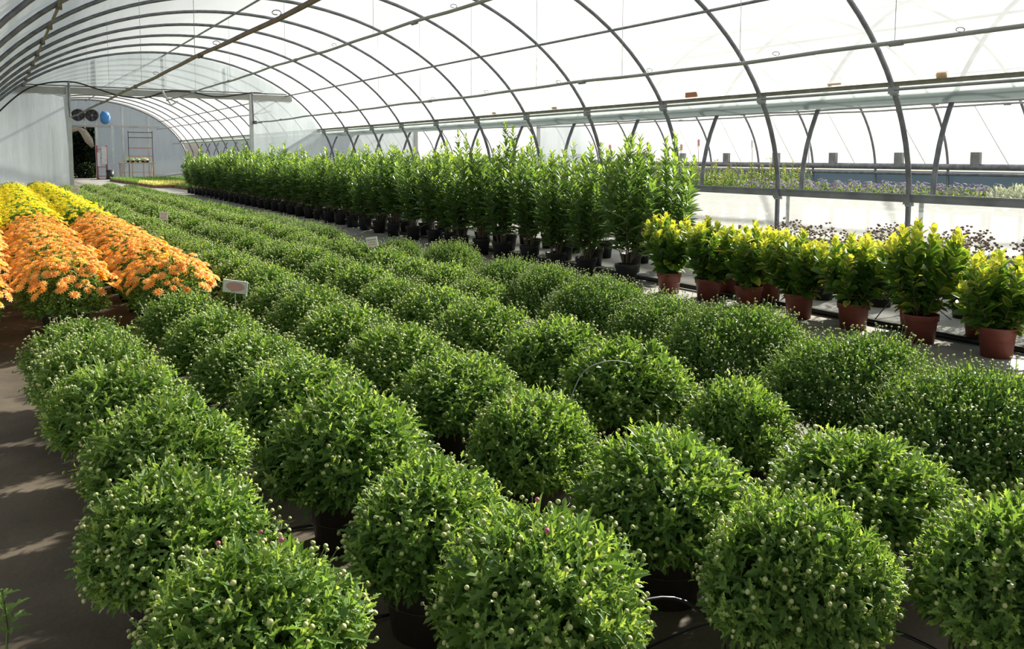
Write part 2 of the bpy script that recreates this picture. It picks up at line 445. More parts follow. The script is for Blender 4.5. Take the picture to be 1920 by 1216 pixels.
# ------------------------------------------------------------------ gables with their big openings
def gable(name, xc, y):
    x0, x1 = xc - 3.1, xc + 3.11
    zb = 3.85
    b = MB()
    def panel(xa, xb, zlo, cap, nx=14, nz=6):
        v = []; f = []
        xs = np.linspace(xa, xb, nx)
        for x in xs:
            zt = min(cap, arch_z(xc, x, .03)); zl = min(zlo, zt)
            for k in range(nz):
                z = zl + (zt - zl) * k / (nz - 1)
                v.append((x, y + .02 * math.sin(x * 3.1 + z) + .012 * math.sin(x * 11), z))
        for i in range(nx - 1):
            for k in range(nz - 1): f.append((i * nz + k, i * nz + k + 1, (i + 1) * nz + k + 1, (i + 1) * nz + k))
        return v, f
    v, f = panel(xc - 4.52, xc + 4.52, zb, 9, 30)
    b.add(v, f)
    w = struct(b.obj(name, M['gable_film'], smooth=True))
    for xa, xb in ((xc - A_, x0), (x1, xc + A_)):
        v, f = panel(xa, xb, 0, zb); MB().add(v, f).obj('film_panel', M['gable_film'], w, True)
    MB().box((xc, y - .02, 3.76), (9.4, .10, .22)).obj('beam', M['beam'], w)
    MB().box((xc, y - .06, 3.92), (9.0, .03, .035)).obj('beam_strip', M['rusty'], w)
    for x in (x0, x1): MB().box((x, y - .05, 1.95), (.13, .12, 3.9)).obj('door_post', M['white_post'], w)
    for x in (xc - 2.2, xc + .1, xc + 2.3): MB().tube([(x, y + .05, 3.9), (x, y + .05, arch_z(xc, x))], .02, 6).obj('stud', M['wire'], w)
    return w
g1 = gable('wall_back', XC1, Y_GABLE)
g2 = gable('wall_back', XC2, Y_GABLE)

# end wall, far away, with a doorway to the garden
b = MB()
def col(xa, xb, zlo, zhi, n=14):
    v = []; f = []
    for x in np.linspace(xa, xb, n):
        zt = min(zhi, arch_z(XC1, x)); v += [(x, Y_END, min(zlo, zt)), (x, Y_END, zt)]
    for i in range(n - 1): f.append((2 * i, 2 * i + 1, 2 * i + 3, 2 * i + 2))
    b.add(v, f)
DL, DR, DT = 3.3, 5.9, 3.45
col(XC1 - A_, DL, 0, 9); col(DL, DR, DT, 9); col(DR, XC1 + A_, 0, 9, 20)
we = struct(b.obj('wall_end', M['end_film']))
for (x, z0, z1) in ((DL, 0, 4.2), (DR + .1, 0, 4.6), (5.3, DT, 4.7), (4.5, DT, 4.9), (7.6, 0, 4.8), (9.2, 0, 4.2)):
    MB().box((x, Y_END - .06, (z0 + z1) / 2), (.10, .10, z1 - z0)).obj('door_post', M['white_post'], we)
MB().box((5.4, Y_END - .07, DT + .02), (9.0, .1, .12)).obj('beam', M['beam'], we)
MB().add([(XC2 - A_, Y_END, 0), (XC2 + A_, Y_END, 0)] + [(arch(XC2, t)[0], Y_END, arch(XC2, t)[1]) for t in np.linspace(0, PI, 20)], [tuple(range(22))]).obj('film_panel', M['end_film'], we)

# ------------------------------------------------------------------ foliage toolkit
def strip_leaf(st, fold=.25, curl=.25, lob=False):
    """leaf along +Y, length 1, up +Z; st = (y, half width)"""
    v = []; e = []; f = []
    for y, w in st:
        zc = -curl * y * y
        if w == 0: v.append((0, y, zc)); e.append(1.0)
        else:
            v += [(-w, y, zc + fold * w), (0, y, zc), (w, y, zc + fold * w)]; e += [1.0, 0.0, 1.0]
    n = len([s for s in st if s[1] > 0])
    for i in range(n - 1):
        a = 3 * i
        f += [(a, a + 1, a + 4, a + 3), (a + 1, a + 2, a + 5, a + 4)]
    if st[-1][1] == 0:
        a = 3 * (n - 1); f += [(a, a + 1, a + 3), (a + 1, a + 2, a + 3)]
    return np.array(v), f, np.array(e)

L_MUM = strip_leaf([(0, .02), (.16, .05), (.36, .21), (.44, .09), (.62, .22), (.69, .08), (.85, .10), (1, 0)], .45, .22)
L_MUM2 = strip_leaf([(0, .03), (.35, .16), (.62, .17), (1, 0)], .4, .2)
L_LAUREL = strip_leaf([(0, .02), (.25, .13), (.55, .19), (.82, .13), (1, 0)], .4, .25)
L_EUO = strip_leaf([(0, .04), (.2, .20), (.5, .29), (.8, .20), (1, 0)], .4, .15)
# three-strip version gives euonymus its green centre and yellow edge
def edge_leaf(st, fold=.4, curl=.15):
    v = []; e = []; f = []
    for y, w in st:
        z = -curl * y * y
        v += [(-w, y, z + fold * w), (-w * .55, y, z + fold * w * .5), (0, y, z), (w * .55, y, z + fold * w * .5), (w, y, z + fold * w)]
        e += [1, .35, 0, .35, 1]
    e[-5:] = [1] * 5; e[:5] = [.2] * 5
    for i in range(len(st) - 1):
        a = 5 * i
        f += [(a + k, a + k + 1, a + k + 6, a + k + 5) for k in range(4)]
    return np.array(v), f, np.array(e)
L_EUO = edge_leaf([(0, .03), (.22, .24), (.52, .34), (.82, .22), (1, .03)])
L_SMALL = (np.array([(0, 0, 0), (-.28, .5, .1), (0, 1, -.1), (.28, .5, .1)]), [(0, 1, 2), (0, 2, 3)], np.array([0, 1, 1, 1.]))

def ball(rows=3, seg=6, flat=.8):
    v = [(0, 0, -1 * flat)]; f = []; e = [0]
    for i in range(1, rows + 1):
        ph = PI * i / (rows + 1)
        for k in range(seg):
            a = 2 * PI * k / seg; v.append((math.sin(ph) * math.cos(a), math.sin(ph) * math.sin(a), -math.cos(ph) * flat)); e.append(i / (rows + 1))
    v.append((0, 0, flat * .85)); e.append(1)
    for k in range(seg):
        f.append((0, 1 + (k + 1) % seg, 1 + k)); l = 1 + (rows - 1) * seg
        f.append((len(v) - 1, l + k, l + (k + 1) % seg))
        for i in range(rows - 1):
            a = 1 + i * seg; f.append((a + k, a + (k + 1) % seg, a + seg + (k + 1) % seg, a + seg + k))
    return np.array(v, float), f, np.array(e, float)
BUD_HI = ball(4, 8); BUD_LO = ball(2, 5)

def flower_tmpl(petals=11, rings=2):
    b = MB()
    for r in range(rings):
        L = 1 - .33 * r; lift = .12 + .5 * r; n = petals - 2 * r
        for k in range(n):
            a = 2 * PI * (k + .5 * r) / n; ca, sa = math.cos(a), math.sin(a)
            P = [(.08, -.05, 0), (.08, .05, 0), (L * .62, .17, lift * .45), (L * .62, -.17, lift * .45), (L, 0, lift * .25)]
            v = [(x * ca - y * sa, x * sa + y * ca, z + .03) for x, y, z in P]
            b.add(v, [(0, 1, 2, 3), (3, 2, 4)], e=[0, 0, .5, .5, 1.0])
    v, f, e = ball(2, 5, .5)
    b.add(v * np.array([.16, .16, .3]) + np.array([0, 0, .1]), f, e=np.full(len(v), .2))
    return np.concatenate(b.v), b.f, np.concatenate(b.e)
FLOWER = flower_tmpl(); FLOWER_LO = flower_tmpl(8, 2)

def norm(v): return v / (np.linalg.norm(v, axis=-1, keepdims=True) + 1e-9)

class Inst:
    """many placements of one template"""
    def __init__(s): s.P = []; s.R = []; s.S = []; s.V = []
    def add(s, P, Yd, Zd, S, V):
        P = np.atleast_2d(P); Y = norm(np.atleast_2d(Yd)); X = norm(np.cross(Y, np.atleast_2d(Zd))); Z = np.cross(X, Y)
        s.P.append(P); s.R.append(np.stack([X, Y, Z], 2)); s.S.append(np.broadcast_to(S, (len(P),)).astype(float)); s.V.append(np.broadcast_to(V, (len(P),)).astype(float))
    def cat(s):
        if len(s.P) != 1: s.P = [np.concatenate(s.P)]; s.R = [np.concatenate(s.R)]; s.S = [np.concatenate(s.S)]; s.V = [np.concatenate(s.V)]
        return s.P[0], s.R[0], s.S[0], s.V[0]
    def join(s, tmpl, b, sel=None):
        P, R, S, V = s.cat()
        if sel is not None: P, R, S, V = P[sel], R[sel], S[sel], V[sel]
        tv, tf, te = tmpl
        v = np.einsum('nij,kj->nki', R, tv) * S[:, None, None] + P[:, None, :]
        n = len(tv); base = b.n
        b.v.append(v.reshape(-1, 3)); b.a.append(np.repeat(V, n)); b.e.append(np.tile(te, len(P)))
        for i in range(len(P)):
            o = base + i * n; b.f += [tuple(q + o for q in q4) for q4 in tf]
        b.n += n * len(P)
        return b

def dome_dirs(n, maxpol, rg):
    i = np.arange(n) + .5
    cz = 1 - (1 - math.cos(maxpol)) * i / n
    ph = i * 2.39996 + rg.random(n) * .5
    s = np.sqrt(1 - cz ** 2)
    d = np.stack([s * np.cos(ph), s * np.sin(ph), cz], 1) + rg.normal(0, .06, (n, 3))
    return norm(d)

def mum_parts(rg, n_shoot, n_leaf, r=.315, h=.27, leaf=.042, bud_frac=.6, bud_r=.0085, zc=.31, flat=1.0, lump=.075):
    """returns leaves, buds as Inst, stalk list; origin at the pot base"""
    D = dome_dirs(n_shoot, math.radians(118), rg)
    az = np.arctan2(D[:, 1], D[:, 0])
    wob = 1 + lump * np.sin(az * 3 + rg.random() * 6) + lump * np.sin(az * 5 + D[:, 2] * 4 + rg.random() * 6) + rg.normal(0, .035, n_shoot)
    Pz = np.where(D[:, 2] > 0, D[:, 2] * h * (1 + .9 * lump * np.sin(az * 2 + lump * 90 + r * 50 + rg.random() * 6)), D[:, 2] * h * .42)
    P = np.stack([D[:, 0] * r * wob, D[:, 1] * r * wob, zc + Pz * (1 + rg.normal(0, .05, n_shoot))], 1)
    ax = norm(D * np.array([.9, .9, .35]) + np.array([0, 0, .75]) + rg.normal(0, .12, (n_shoot, 3)))
    low = D[:, 2] < .05
    ax[low] = norm(D[low] * np.array([1, 1, .2]) + np.array([0, 0, .05]) + rg.normal(0, .18, (low.sum(), 3)))
    ref = norm(np.cross(ax, rg.normal(0, 1, (n_shoot, 3)))); ref2 = np.cross(ax, ref)
    L = Inst()
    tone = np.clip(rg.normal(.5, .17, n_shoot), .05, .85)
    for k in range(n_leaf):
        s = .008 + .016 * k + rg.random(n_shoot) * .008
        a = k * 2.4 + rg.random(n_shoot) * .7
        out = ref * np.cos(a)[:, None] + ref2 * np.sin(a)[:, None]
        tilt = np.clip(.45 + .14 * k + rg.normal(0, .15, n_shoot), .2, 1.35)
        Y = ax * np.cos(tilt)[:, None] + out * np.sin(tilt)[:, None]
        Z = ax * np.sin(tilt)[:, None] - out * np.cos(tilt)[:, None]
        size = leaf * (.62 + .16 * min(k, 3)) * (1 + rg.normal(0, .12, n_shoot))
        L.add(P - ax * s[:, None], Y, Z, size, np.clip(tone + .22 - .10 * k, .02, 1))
    # older leaves inside the dome, toned dark for a dark interior
    n2 = int(n_shoot * 1.7)
    D2 = dome_dirs(n2, math.radians(125), rg)
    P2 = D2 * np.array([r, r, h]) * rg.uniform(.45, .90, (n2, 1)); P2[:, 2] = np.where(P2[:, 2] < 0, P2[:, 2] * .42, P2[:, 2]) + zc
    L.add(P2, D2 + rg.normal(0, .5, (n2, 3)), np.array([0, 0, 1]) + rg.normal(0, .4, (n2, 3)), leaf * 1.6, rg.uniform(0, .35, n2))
    Bd = Inst()
    sel = (rg.random(n_shoot) < bud_frac) & (D[:, 2] > -.15)
    m = sel.sum(); st = rg.uniform(.014, .048, m)
    ax2 = norm(ax[sel] + rg.normal(0, .12, (m, 3)) + np.array([0, 0, .3]))
    BP = P[sel] + ax2 * st[:, None]
    Yv = np.cross(ax2, rg.normal(0, 1, (m, 3)))
    Bd.add(BP, Yv, ax2, bud_r * rg.uniform(.75, 1.2, m), rg.uniform(.3, 1, m))
    stalks = [(P[sel][i] - ax[sel][i] * .03, BP[i]) for i in range(m)]
    return L, Bd, stalks, P, ax

def join_stalks(b, stalks, r=.0016):
    for a, c in stalks:
        a = np.array(a); c = np.array(c); d = norm(c - a); u = norm(np.cross(d, [.3, .5, .8])); w = np.cross(d, u)
        v = [q + (u * math.cos(t) + w * math.sin(t)) * r for q in (a, c) for t in (0, 2.09, 4.19)]
        b.add(v, [(0, 1, 4, 3), (1, 2, 5, 4), (2, 0, 3, 5)], .7)
    return b

# pots ---------------------------------------------------------------
def pot_mesh(name, r, h, mat, ribs=True, seg=28):
    t = r * .80
    prof = [(.001, .004), (t * .92, .004), (t, 0), (t + (r - t) * .72, h * .76), (r * .985, h * .78), (r * 1.03, h * .79), (r * 1.04, h * .97), (r * 1.06, h), (r * .99, h), (r * .95, h * .9), (.001, h * .88)]
    b = MB().lathe(prof, seg)
    if ribs: b.lathe([(r * .945, h * .50), (r * .958, h * .505), (r * .945, h * .51)], seg)
    me = b.mesh(name, [mat, M['soil']])
    me.shade_smooth()
    n = seg * (len(prof) - 1)
    for p in me.polygons:
        if seg * (len(prof) - 2) <= p.index < n: p.material_index = 1
    return me

POT_MUM = pot_mesh('pot', .165, .24, M['potbrown'])
POT_BLACK = pot_mesh('pot', .135, .25, M['potblack'])
POT_RED = pot_mesh('pot', .135, .235, M['terracotta'])
POT_GREY = pot_mesh('pot', .17, .27, simple('grey brown plastic', (.16, .145, .13), .6))

# mum variants -------------------------------------------------------
def build_mum(seed, n_shoot, n_leaf, tmpl, budt, stalk=True, mat='mum', **kw):
    rg = np.random.default_rng(seed)
    L, Bd, st, P, ax = mum_parts(rg, n_shoot, n_leaf, **kw)
    b = MB(); L.join(tmpl, b)
    fo = b.mesh('foliage', M[mat])
    c = MB(); Bd.join(budt, c); bu = c.mesh('flower_buds', M['bud'], True)
    d = None
    if stalk:
        d = join_stalks(MB(), st)
        for k in range(9):
            a = k * 2.4; q = .14 + .05 * (k % 3)
            d.tube([(.02 * math.cos(a), .02 * math.sin(a), .20), (q * .6 * math.cos(a), q * .6 * math.sin(a), .34), (q * math.cos(a), q * math.sin(a), .48)], .004, 4, False)
        d = d.mesh('stems', M['stem'])
    return fo, bu, d
NEAR = [build_mum(10 + i, 520, 7, L_MUM, BUD_HI, bud_r=.0070, bud_frac=.45, leaf=.050) for i in range(3)]
MID = [build_mum(30 + i, 560, 5, L_MUM2, BUD_LO, bud_r=.0078, bud_frac=.66, leaf=.044) for i in range(4)]
FAR = [build_mum(50 + i, 380, 4, L_SMALL, BUD_LO, False, bud_r=.0105, bud_frac=.75, leaf=.046) for i in range(3)]
DARK = [build_mum(60 + i, 1700, 5, L_MUM2, BUD_LO, mat='mum_dark', r=.44, h=.31, zc=.32, bud_r=.0062, bud_frac=.65, leaf=.036, lump=.07) for i in range(3)]
DARKFAR = [build_mum(70 + i, 420, 4, L_SMALL, BUD_LO, False, mat='mum_dark', r=.42, h=.33, zc=.28, bud_r=.008, bud_frac=.5, leaf=.046) for i in range(2)]

# single leaves for the closest plants (three tones sharing one shape each)
def tone_meshes(tmpl, mat, tones, name='leaf', smooth=False):
    return [MB().add(tmpl[0], tmpl[1], t, tmpl[2]).mesh(name, mat, smooth) for t in tones]
LEAF1 = tone_meshes(L_MUM, M['mum'], (.45, .62, .80))
BUD1 = tone_meshes(BUD_HI, M['bud'], (.5, .8), 'flower_bud', True)
BUDP = MB().add(BUD_HI[0], BUD_HI[1]).mesh('flower_bud', M['pinkbud'], True)

def scatter_single(name, inst, meshes, parent, sel):
    P, R, S, V = inst.cat()
    for j, i in enumerate(sel):
        m = Matrix.Identity(4)
        for a in range(3):
            for b_ in range(3): m[a][b_] = R[i][a][b_] * S[i]
            m[a][3] = P[i][a]
        link(name, meshes[j % len(meshes)], parent, None, None, m)

def place_mum(x, y, label, group, hero=False, r=1.0, variant=0, potm=None, kinds=None, pinks=0, zs=1.0):
    dist = math.hypot(x, y)
    t = thing('potted_chrysanthemum', label, 'potted plant', (x, y, 0), random.random() * 6.28, group)
    if zs == 1.0: zs = random.uniform(.90, 1.0) if hero else random.uniform(.92, 1.06)
    link('pot', potm or POT_MUM, t)
    if hero:
        rg = np.random.default_rng(900 + variant)
        L, Bd, st, P, ax = mum_parts(rg, 540, 7, bud_r=.0076, bud_frac=.42, leaf=.052)
        Pp, _, Ss, _ = L.cat()
        outer = np.argsort(-(Pp[:, 2] + .3 * np.hypot(Pp[:, 0], Pp[:, 1])))[:1100]
        rg.shuffle(outer); single = outer[:110]
        keep = np.ones(len(Pp), bool); keep[single] = False
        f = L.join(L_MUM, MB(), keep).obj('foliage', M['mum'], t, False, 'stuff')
        bp = Bd.cat()[0]; bs = np.argsort(-bp[:, 2])[:90]
        bk = np.ones(len(bp), bool); bk[bs] = False
        if bk.any(): Bd.join(BUD_HI, MB(), bk).obj('flower_buds', M['bud'], t, True, 'stuff')
        d = join_stalks(MB(), st)
        d.obj('stems', M['stem'], t, False, 'stuff')
        kids = [f]
        scatter_single('leaf', L, LEAF1, t, single)
        scatter_single('flower_bud', Bd, BUD1, t, bs[pinks:])
        if pinks:
            scatter_single('flower_bud', Bd, [BUDP], t, bs[:pinks])
            for o in t.children[-pinks:]: o['label'] = 'bud just opening pink'
    else:
        fo, bu, d = kinds[variant % len(kinds)]
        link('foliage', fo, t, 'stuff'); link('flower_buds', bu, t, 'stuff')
        if d: link('stems', d, t, 'stuff')
    for o in t.children:
        if o.name.split('.')[0] in ('foliage', 'flower_buds', 'stems', 'leaf', 'flower_bud') and (r != 1 or zs != 1):
            o.matrix_basis = Matrix.Diagonal((r, r, zs, 1)) @ o.matrix_basis
    return t

rows = [
 ('leftmost row', [(.50, 2.08, .88), (.45, 2.78, .90), (.52, 3.48, .92), (.46, 4.20, .94), (.42, 4.92, .96), (.42, 5.62, 1.0)]),
 ('second row from the left', [(1.20, 1.82, .88), (1.16, 2.40, .87), (1.15, 3.12, .97), (1.20, 3.92, .97), (1.20, 4.75, 1.0), (1.16, 5.50, .98), (1.13, 6.30, .92)]),
 ('third row from the left', [(1.88, 1.56, .82), (1.95, 2.18, .98), (1.84, 2.86, .84), (1.95, 3.72, .98), (1.97, 4.48, .95), (1.90, 5.2, 1.0), (1.94, 5.9, 1.0), (1.95, 6.6, 1.0), (1.95, 7.3, 1.0), (1.95, 8.0, 1.0)]),
 ('fourth row from the left', [(2.38, 1.22, .84), (2.58, 1.88, 1.0), (2.76, 2.62, .80), (2.68, 3.32, 1.0), (2.76, 4.05, 1.0), (2.68, 4.78, 1.0), (2.7, 5.5, 1.0), (2.7, 6.2, 1.0), (2.7, 6.9, 1.0), (2.7, 7.6, 1.0), (2.7, 8.3, 1.0)]),
]
hero_ids = {(0, 0), (0, 1), (1, 0), (1, 1), (2, 0), (2, 1), (3, 0), (3, 1)}
pink_ids = {(0, 0): 3, (1, 0): 2}
vi = 0
for ri, (rn, pl) in enumerate(rows):
    for i, (x, y, s) in enumerate(pl):
        vi += 1
        if y > 3: s *= 1.06
        lab = 'budded green chrysanthemum, %s from the front in the %s' % (ORD[i], rn)
        if (ri, i) in pink_ids: lab = 'front green chrysanthemum of the %s, a few buds showing pink' % rn
        place_mum(x, y, lab, 'green chrysanthemums in black pots', (ri, i) in hero_ids, s, vi,
                  kinds=NEAR if y < 4.4 else MID, pinks=pink_ids.get((ri, i), 0))
# darker hedge-like variety along the aisle
hedge = [(3.46, 1.95, .98), (3.62, 2.65, 1.0), (3.62, 3.45, 1.02), (3.74, 4.2, .95), (3.78, 4.95, .95), (3.90, 5.8, .85), (3.98, 6.6, .85), (3.95, 7.7, .78), (3.78, 8.6, .72)]
for i, (x, y, s) in enumerate(hedge):
    place_mum(x, y, 'broad dark green fine-budded chrysanthemum beside the aisle, %s from the front' % ORD[i], 'dark green chrysanthemums along the aisle',
              False, s, i, POT_GREY if i == 0 else None, DARK, zs=1.0)
# the carpet of green plants running to the gable
for (x, y0, y1, rn) in ((1.95, 8.75, 32.3, 'third row from the left'), (2.70, 9.0, 32.6, 'fourth row from the left'), (3.40, 6.1, 32.6, 'row beside the dark hedge')):
    y = y0; i = 0
    while y < y1:
        vi += 1
        near = i < 8
        lab = ('midfield green chrysanthemum, %s of the %s' % (ORD[i], rn)) if near else \
              'far green chrysanthemum merging into the carpet of the %s' % rn
        place_mum(x + random.uniform(-.05, .05), y, lab, ('mid green chrysanthemums' if near else 'far green chrysanthemums, %s' % rn),
                  False, 1.08 if x < 3 else 1.0, vi, None, MID if y < 13 else FAR, zs=random.uniform(.90, 1.03))
        y += .66 + random.uniform(-.04, .04); i += 1
y = 11.9; i = 0
while y < 33.2:
    place_mum(3.98 + .006 * (y - 12), y, ('dark green chrysanthemum, %s plant from the near end of the far hedge' % ORD[i]) if i < 6 else 'far dark green chrysanthemum in the narrow hedge by the aisle',
              'far hedge near end' if i < 6 else 'far hedge', False, .92, i, None, DARKFAR if y > 15 else DARK, zs=.84)
    y += .74; i += 1
y = 28.2; i = 0
while y < 33:
    for x in (.45, 1.2):
        place_mum(x, y, 'distant pale green chrysanthemum behind the yellow ones', 'distant pale chrysanthemums', False, 1.05, i, None, FAR, zs=1.1)
    y += .7; i += 1

# flowering mums -----------------------------------------------------
def build_flowering(seed, tmpl, nf, fr, far=False):
    rg = np.random.default_rng(seed)
    L, Bd, st, P, ax = mum_parts(rg, 300, 5, r=.33, h=.34, zc=.34, bud_frac=0, leaf=.045)
    fo = L.join(L_MUM2 if not far else L_SMALL, MB()).mesh('foliage', M['mum_dark'])
    D = dome_dirs(nf, math.radians(84), rg)
    az = np.arctan2(D[:, 1], D[:, 0]); lump = 1 + .07 * np.sin(3 * az + seed) + .06 * np.sin(5 * az + 2 * seed + 4 * D[:, 2])
    Fp = D * np.array([.38, .38, .27]) * (lump[:, None] + rg.normal(0, .07, (nf, 1))) + np.array([0, 0, .42])
    F = Inst(); n = norm(D + np.array([0, 0, .8]) + rg.normal(0, .22, (nf, 3)))
    F.add(Fp, np.cross(n, rg.normal(0, 1, (nf, 3))), n, fr * rg.uniform(.8, 1.15, nf), np.clip(rg.normal(.55, .22, nf), 0, 1))
    return fo, F
OR = [build_flowering(200 + i, FLOWER, 150, .046) for i in range(3)]
YE = [build_flowering(220 + i, FLOWER_LO, 170, .034, True) for i in range(2)]
OR_ME = [F.join(FLOWER, MB()).mesh('flowers', M['orange']) for fo, F in OR]
YE_ME = [F.join(FLOWER_LO, MB()).mesh('flowers', M['yellow']) for fo, F in YE]
OR_ONE = tone_meshes(FLOWER, M['orange'], (.3, .55, .85), 'flower')
YE_ONE = tone_meshes(FLOWER_LO, M['yellow'], (.4, .8), 'flower')
def place_flower(x, y, lab, grp, colr, i, s=1.0, single=False):
    t = thing('potted_chrysanthemum', lab, 'potted plant', (x, y, 0), random.random() * 6, grp, s)
    link('pot', POT_MUM, t)
    fo, F = (OR if colr == 'orange' else YE)[i % (3 if colr == 'orange' else 2)]
    link('foliage', fo, t, 'stuff')
    if single:
        scatter_single('flower', F, OR_ONE if colr == 'orange' else YE_ONE, t, range(len(F.cat()[0])))
    else:
        link('flowers', (OR_ME if colr == 'orange' else YE_ME)[i % (3 if colr == 'orange' else 2)], t, 'stuff')
oi = 0
for (x, rn, y0) in ((-.30, 'left', 7.55), (.46, 'middle', 7.75), (1.22, 'right', 7.55)):
    y = y0; i = 0
    while y < 13.9:
        place_flower(x, y, 'orange-flowering chrysanthemum, %s from the front in the %s orange row' % (ORD[i], rn), 'orange chrysanthemums in bloom', 'orange', oi, 1.0, i < 2)
        y += .72; i += 1; oi += 1
for (x, rn, y0) in ((-.30, 'left', 14.5), (.46, 'middle', 14.4), (1.15, 'right', 14.7)):
    y = y0; i = 0
    while y < 27.6:
        place_flower(x, y, ('yellow-flowering chrysanthemum, %s from the front in the %s yellow row' % (ORD[i], rn)) if i < 12 else 'distant yellow-flowering chrysanthemum by the white gable panel',
                     'yellow chrysanthemums in bloom' if i < 12 else 'distant yellow chrysanthemums', 'yellow', oi, 1.10)
        y += .75; i += 1; oi += 1

# ------------------------------------------------------------------ tall laurel shrubs
def build_shrub(seed, height=1.35, nst=7, tmpl=L_LAUREL, leaf=.10, spread=.17, step=.034, base=.27, nper=2, mat='laurel', young=.25, start=.12, name='foliage', tw=.0055):
    rg = np.random.default_rng(seed)
    L = Inst(); b = MB()
    for s in range(nst):
        a = s * 2.4 + rg.random(); q = spread * math.sqrt((s + .3) / nst)
        H = height * (1 - .30 * rg.random() * (s > 0) - .15 * (s / nst))
        p0 = np.array([.05 * math.cos(a), .05 * math.sin(a), base - .04]); p1 = np.array([q * 1.1 * math.cos(a), q * 1.1 * math.sin(a), base + H * .5])
        p2 = np.array([q * math.cos(a + .3) * 1.15, q * math.sin(a + .3) * 1.15, base + H])
        def pt(t): return (1 - t) ** 2 * p0 + 2 * t * (1 - t) * p1 + t * t * p2
        b.tube([tuple(pt(t)) for t in np.linspace(0, 1, 7)], [tw * (1 - .6 * t) for t in np.linspace(0, 1, 7)], 5)
        n = int(H / step)
        for k in range(n):
            t = start + (1 - start) * k / n
            p = pt(t); ax = norm(pt(min(1, t + .05)) - pt(t - .05) + 1e-6)
            for m in range(nper):
                an = k * 2.4 + m * PI + rg.random() * .6
                out = norm(np.cross(ax, [math.cos(an), math.sin(an), .01]))
                top = max(0, (t - .80) / .20)
                tilt = (1.15 - .55 * t) * rg.uniform(.75, 1.15) * (1 - .35 * top)
                Y = ax * math.cos(tilt) + out * math.sin(tilt); Z = ax * math.sin(tilt) - out * math.cos(tilt)
                L.add(p, Y, Z, leaf * rg.uniform(.75, 1.2) * (1 - .3 * top) * (.8 + .4 * math.sin(PI * min(1, t + .1))), np.clip(rg.normal(.28, .13) + .65 * top + young * max(0, t - .5), 0, 1))
    return L, b
def pair(L, b, tmpl, mat, stem='twig'):
    return L.join(tmpl, MB()).mesh('foliage', M[mat]), b.mesh('stems', M[stem])
LAU = [build_shrub(300 + i, 1.24 + .11 * (i % 3), 11, leaf=.155, spread=.29, step=.046) for i in range(5)]
LAU_ME = [pair(L, b, L_LAUREL, 'laurel') for L, b in LAU]
LAU_F = [build_shrub(320 + i, 1.2 + .08 * (i % 3), 11, leaf=.165, step=.055, spread=.30) for i in range(3)]
LAU_FME = [pair(L, b, L_LAUREL, 'laurel') for L, b in LAU_F]
LAU1 = tone_meshes(L_LAUREL, M['laurel'], (.2, .4, .65))
def place_laurel(x, y, lab, grp, i, s=1.0, single=False, zs=1.0):
    t = thing('potted_laurel', lab, 'potted shrub', (x, y, 0), random.random() * 6, grp, s)
    link('pot', POT_BLACK, t)
    far = y > 16
    fo, st = (LAU_FME if far else LAU_ME)[i % (3 if far else 5)]
    if single:
        L, b = LAU[i % 5]
        P = L.cat()[0]; sel = np.random.default_rng(i).permutation(len(P))[:150]; keep = np.ones(len(P), bool); keep[sel] = False
        L.join(L_LAUREL, MB(), keep).obj('foliage', M['laurel'], t, False, 'stuff')
        scatter_single('leaf', L, LAU1, t, sel)
    else: link('foliage', fo, t, 'stuff')
    link('stems', st, t, 'stuff')
    for o in t.children:
        if not o.name.startswith('pot'): o.matrix_basis = Matrix.Diagonal((1, 1, zs, 1)) @ o.matrix_basis
front = [(6.42, 7.93), (6.41, 8.73), (6.40, 9.40), (6.55, 10.30), (6.50, 11.01), (6.46, 11.55), (6.42, 12.15), (6.51, 12.75), (6.51, 13.3), (6.54, 14.25), (6.52, 15.1)]
y = 15.9
while y < 37: front.append((6.56 + .018 * (y - 16), y)); y += .78
for i, (x, y) in enumerate(front):
    place_laurel(x, y, 'tall glossy laurel in a black pot, %s from the near end of the front row' % ORD[i] if i < 20 else 'far tall laurel in the front row, toward the gable opening',
                 'tall laurels, front row' if i < 20 else 'far laurels, front row', i, 1.0, i < 3, [1.16, 1.0, .92, 1.08, 1.02][i % 5])
for rn, x0, y0, k0 in (('second', 7.15, 8.0, 2), ('third', 7.9, 8.7, 4)):
    y = y0; i = 0
    while y < 36:
        near = i < 12
        place_laurel(x0 + random.uniform(-.06, .06), y, 'tall potted laurel, %s from the near end of the %s row' % (ORD[i], rn) if near else 'far tall laurel in the %s row behind the front row' % rn,
                     'tall laurels, %s row' % rn if near else 'far laurels, %s row' % rn, i + k0, 1.0, False, random.choice([1.0, 1.05, 1.12, .94, 1.2]))
        y += .78; i += 1

# ------------------------------------------------------------------ golden euonymus in terracotta pots
EUO = [build_shrub(400 + i, .56 + .05 * (i % 2), 16, leaf=.108, spread=.31, step=.026, base=.23, young=.75, start=.05) for i in range(4)]
EUO_ME = [pair(L, b, L_EUO, 'euonymus') for L, b in EUO]
EUO1 = tone_meshes(L_EUO, M['euonymus'], (.45, .7, .9))
def place_euo(x, y, lab, i, potm=POT_RED, single=False, s=1.0, zs=1.0):
    t = thing('potted_euonymus', lab, 'potted shrub', (x, y, 0), i * 1.3, 'golden variegated shrubs in pots', s)
    link('pot', potm, t)
    if single:
        L, b = EUO[i % 4]
        P = L.cat()[0]; sel = np.argsort(-P[:, 2])[:700:6]; keep = np.ones(len(P), bool); keep[sel] = False
        L.join(L_EUO, MB(), keep).obj('foliage', M['euonymus'], t, False, 'stuff')
        scatter_single('leaf', L, EUO1, t, sel)
    else: link('foliage', EUO_ME[i % 4][0], t, 'stuff')
    link('stems', EUO_ME[i % 4][1], t, 'stuff')
    for o in t.children:
        if not o.name.startswith('pot'): o.matrix_basis = Matrix.Diagonal((1, 1, zs, 1)) @ o.matrix_basis
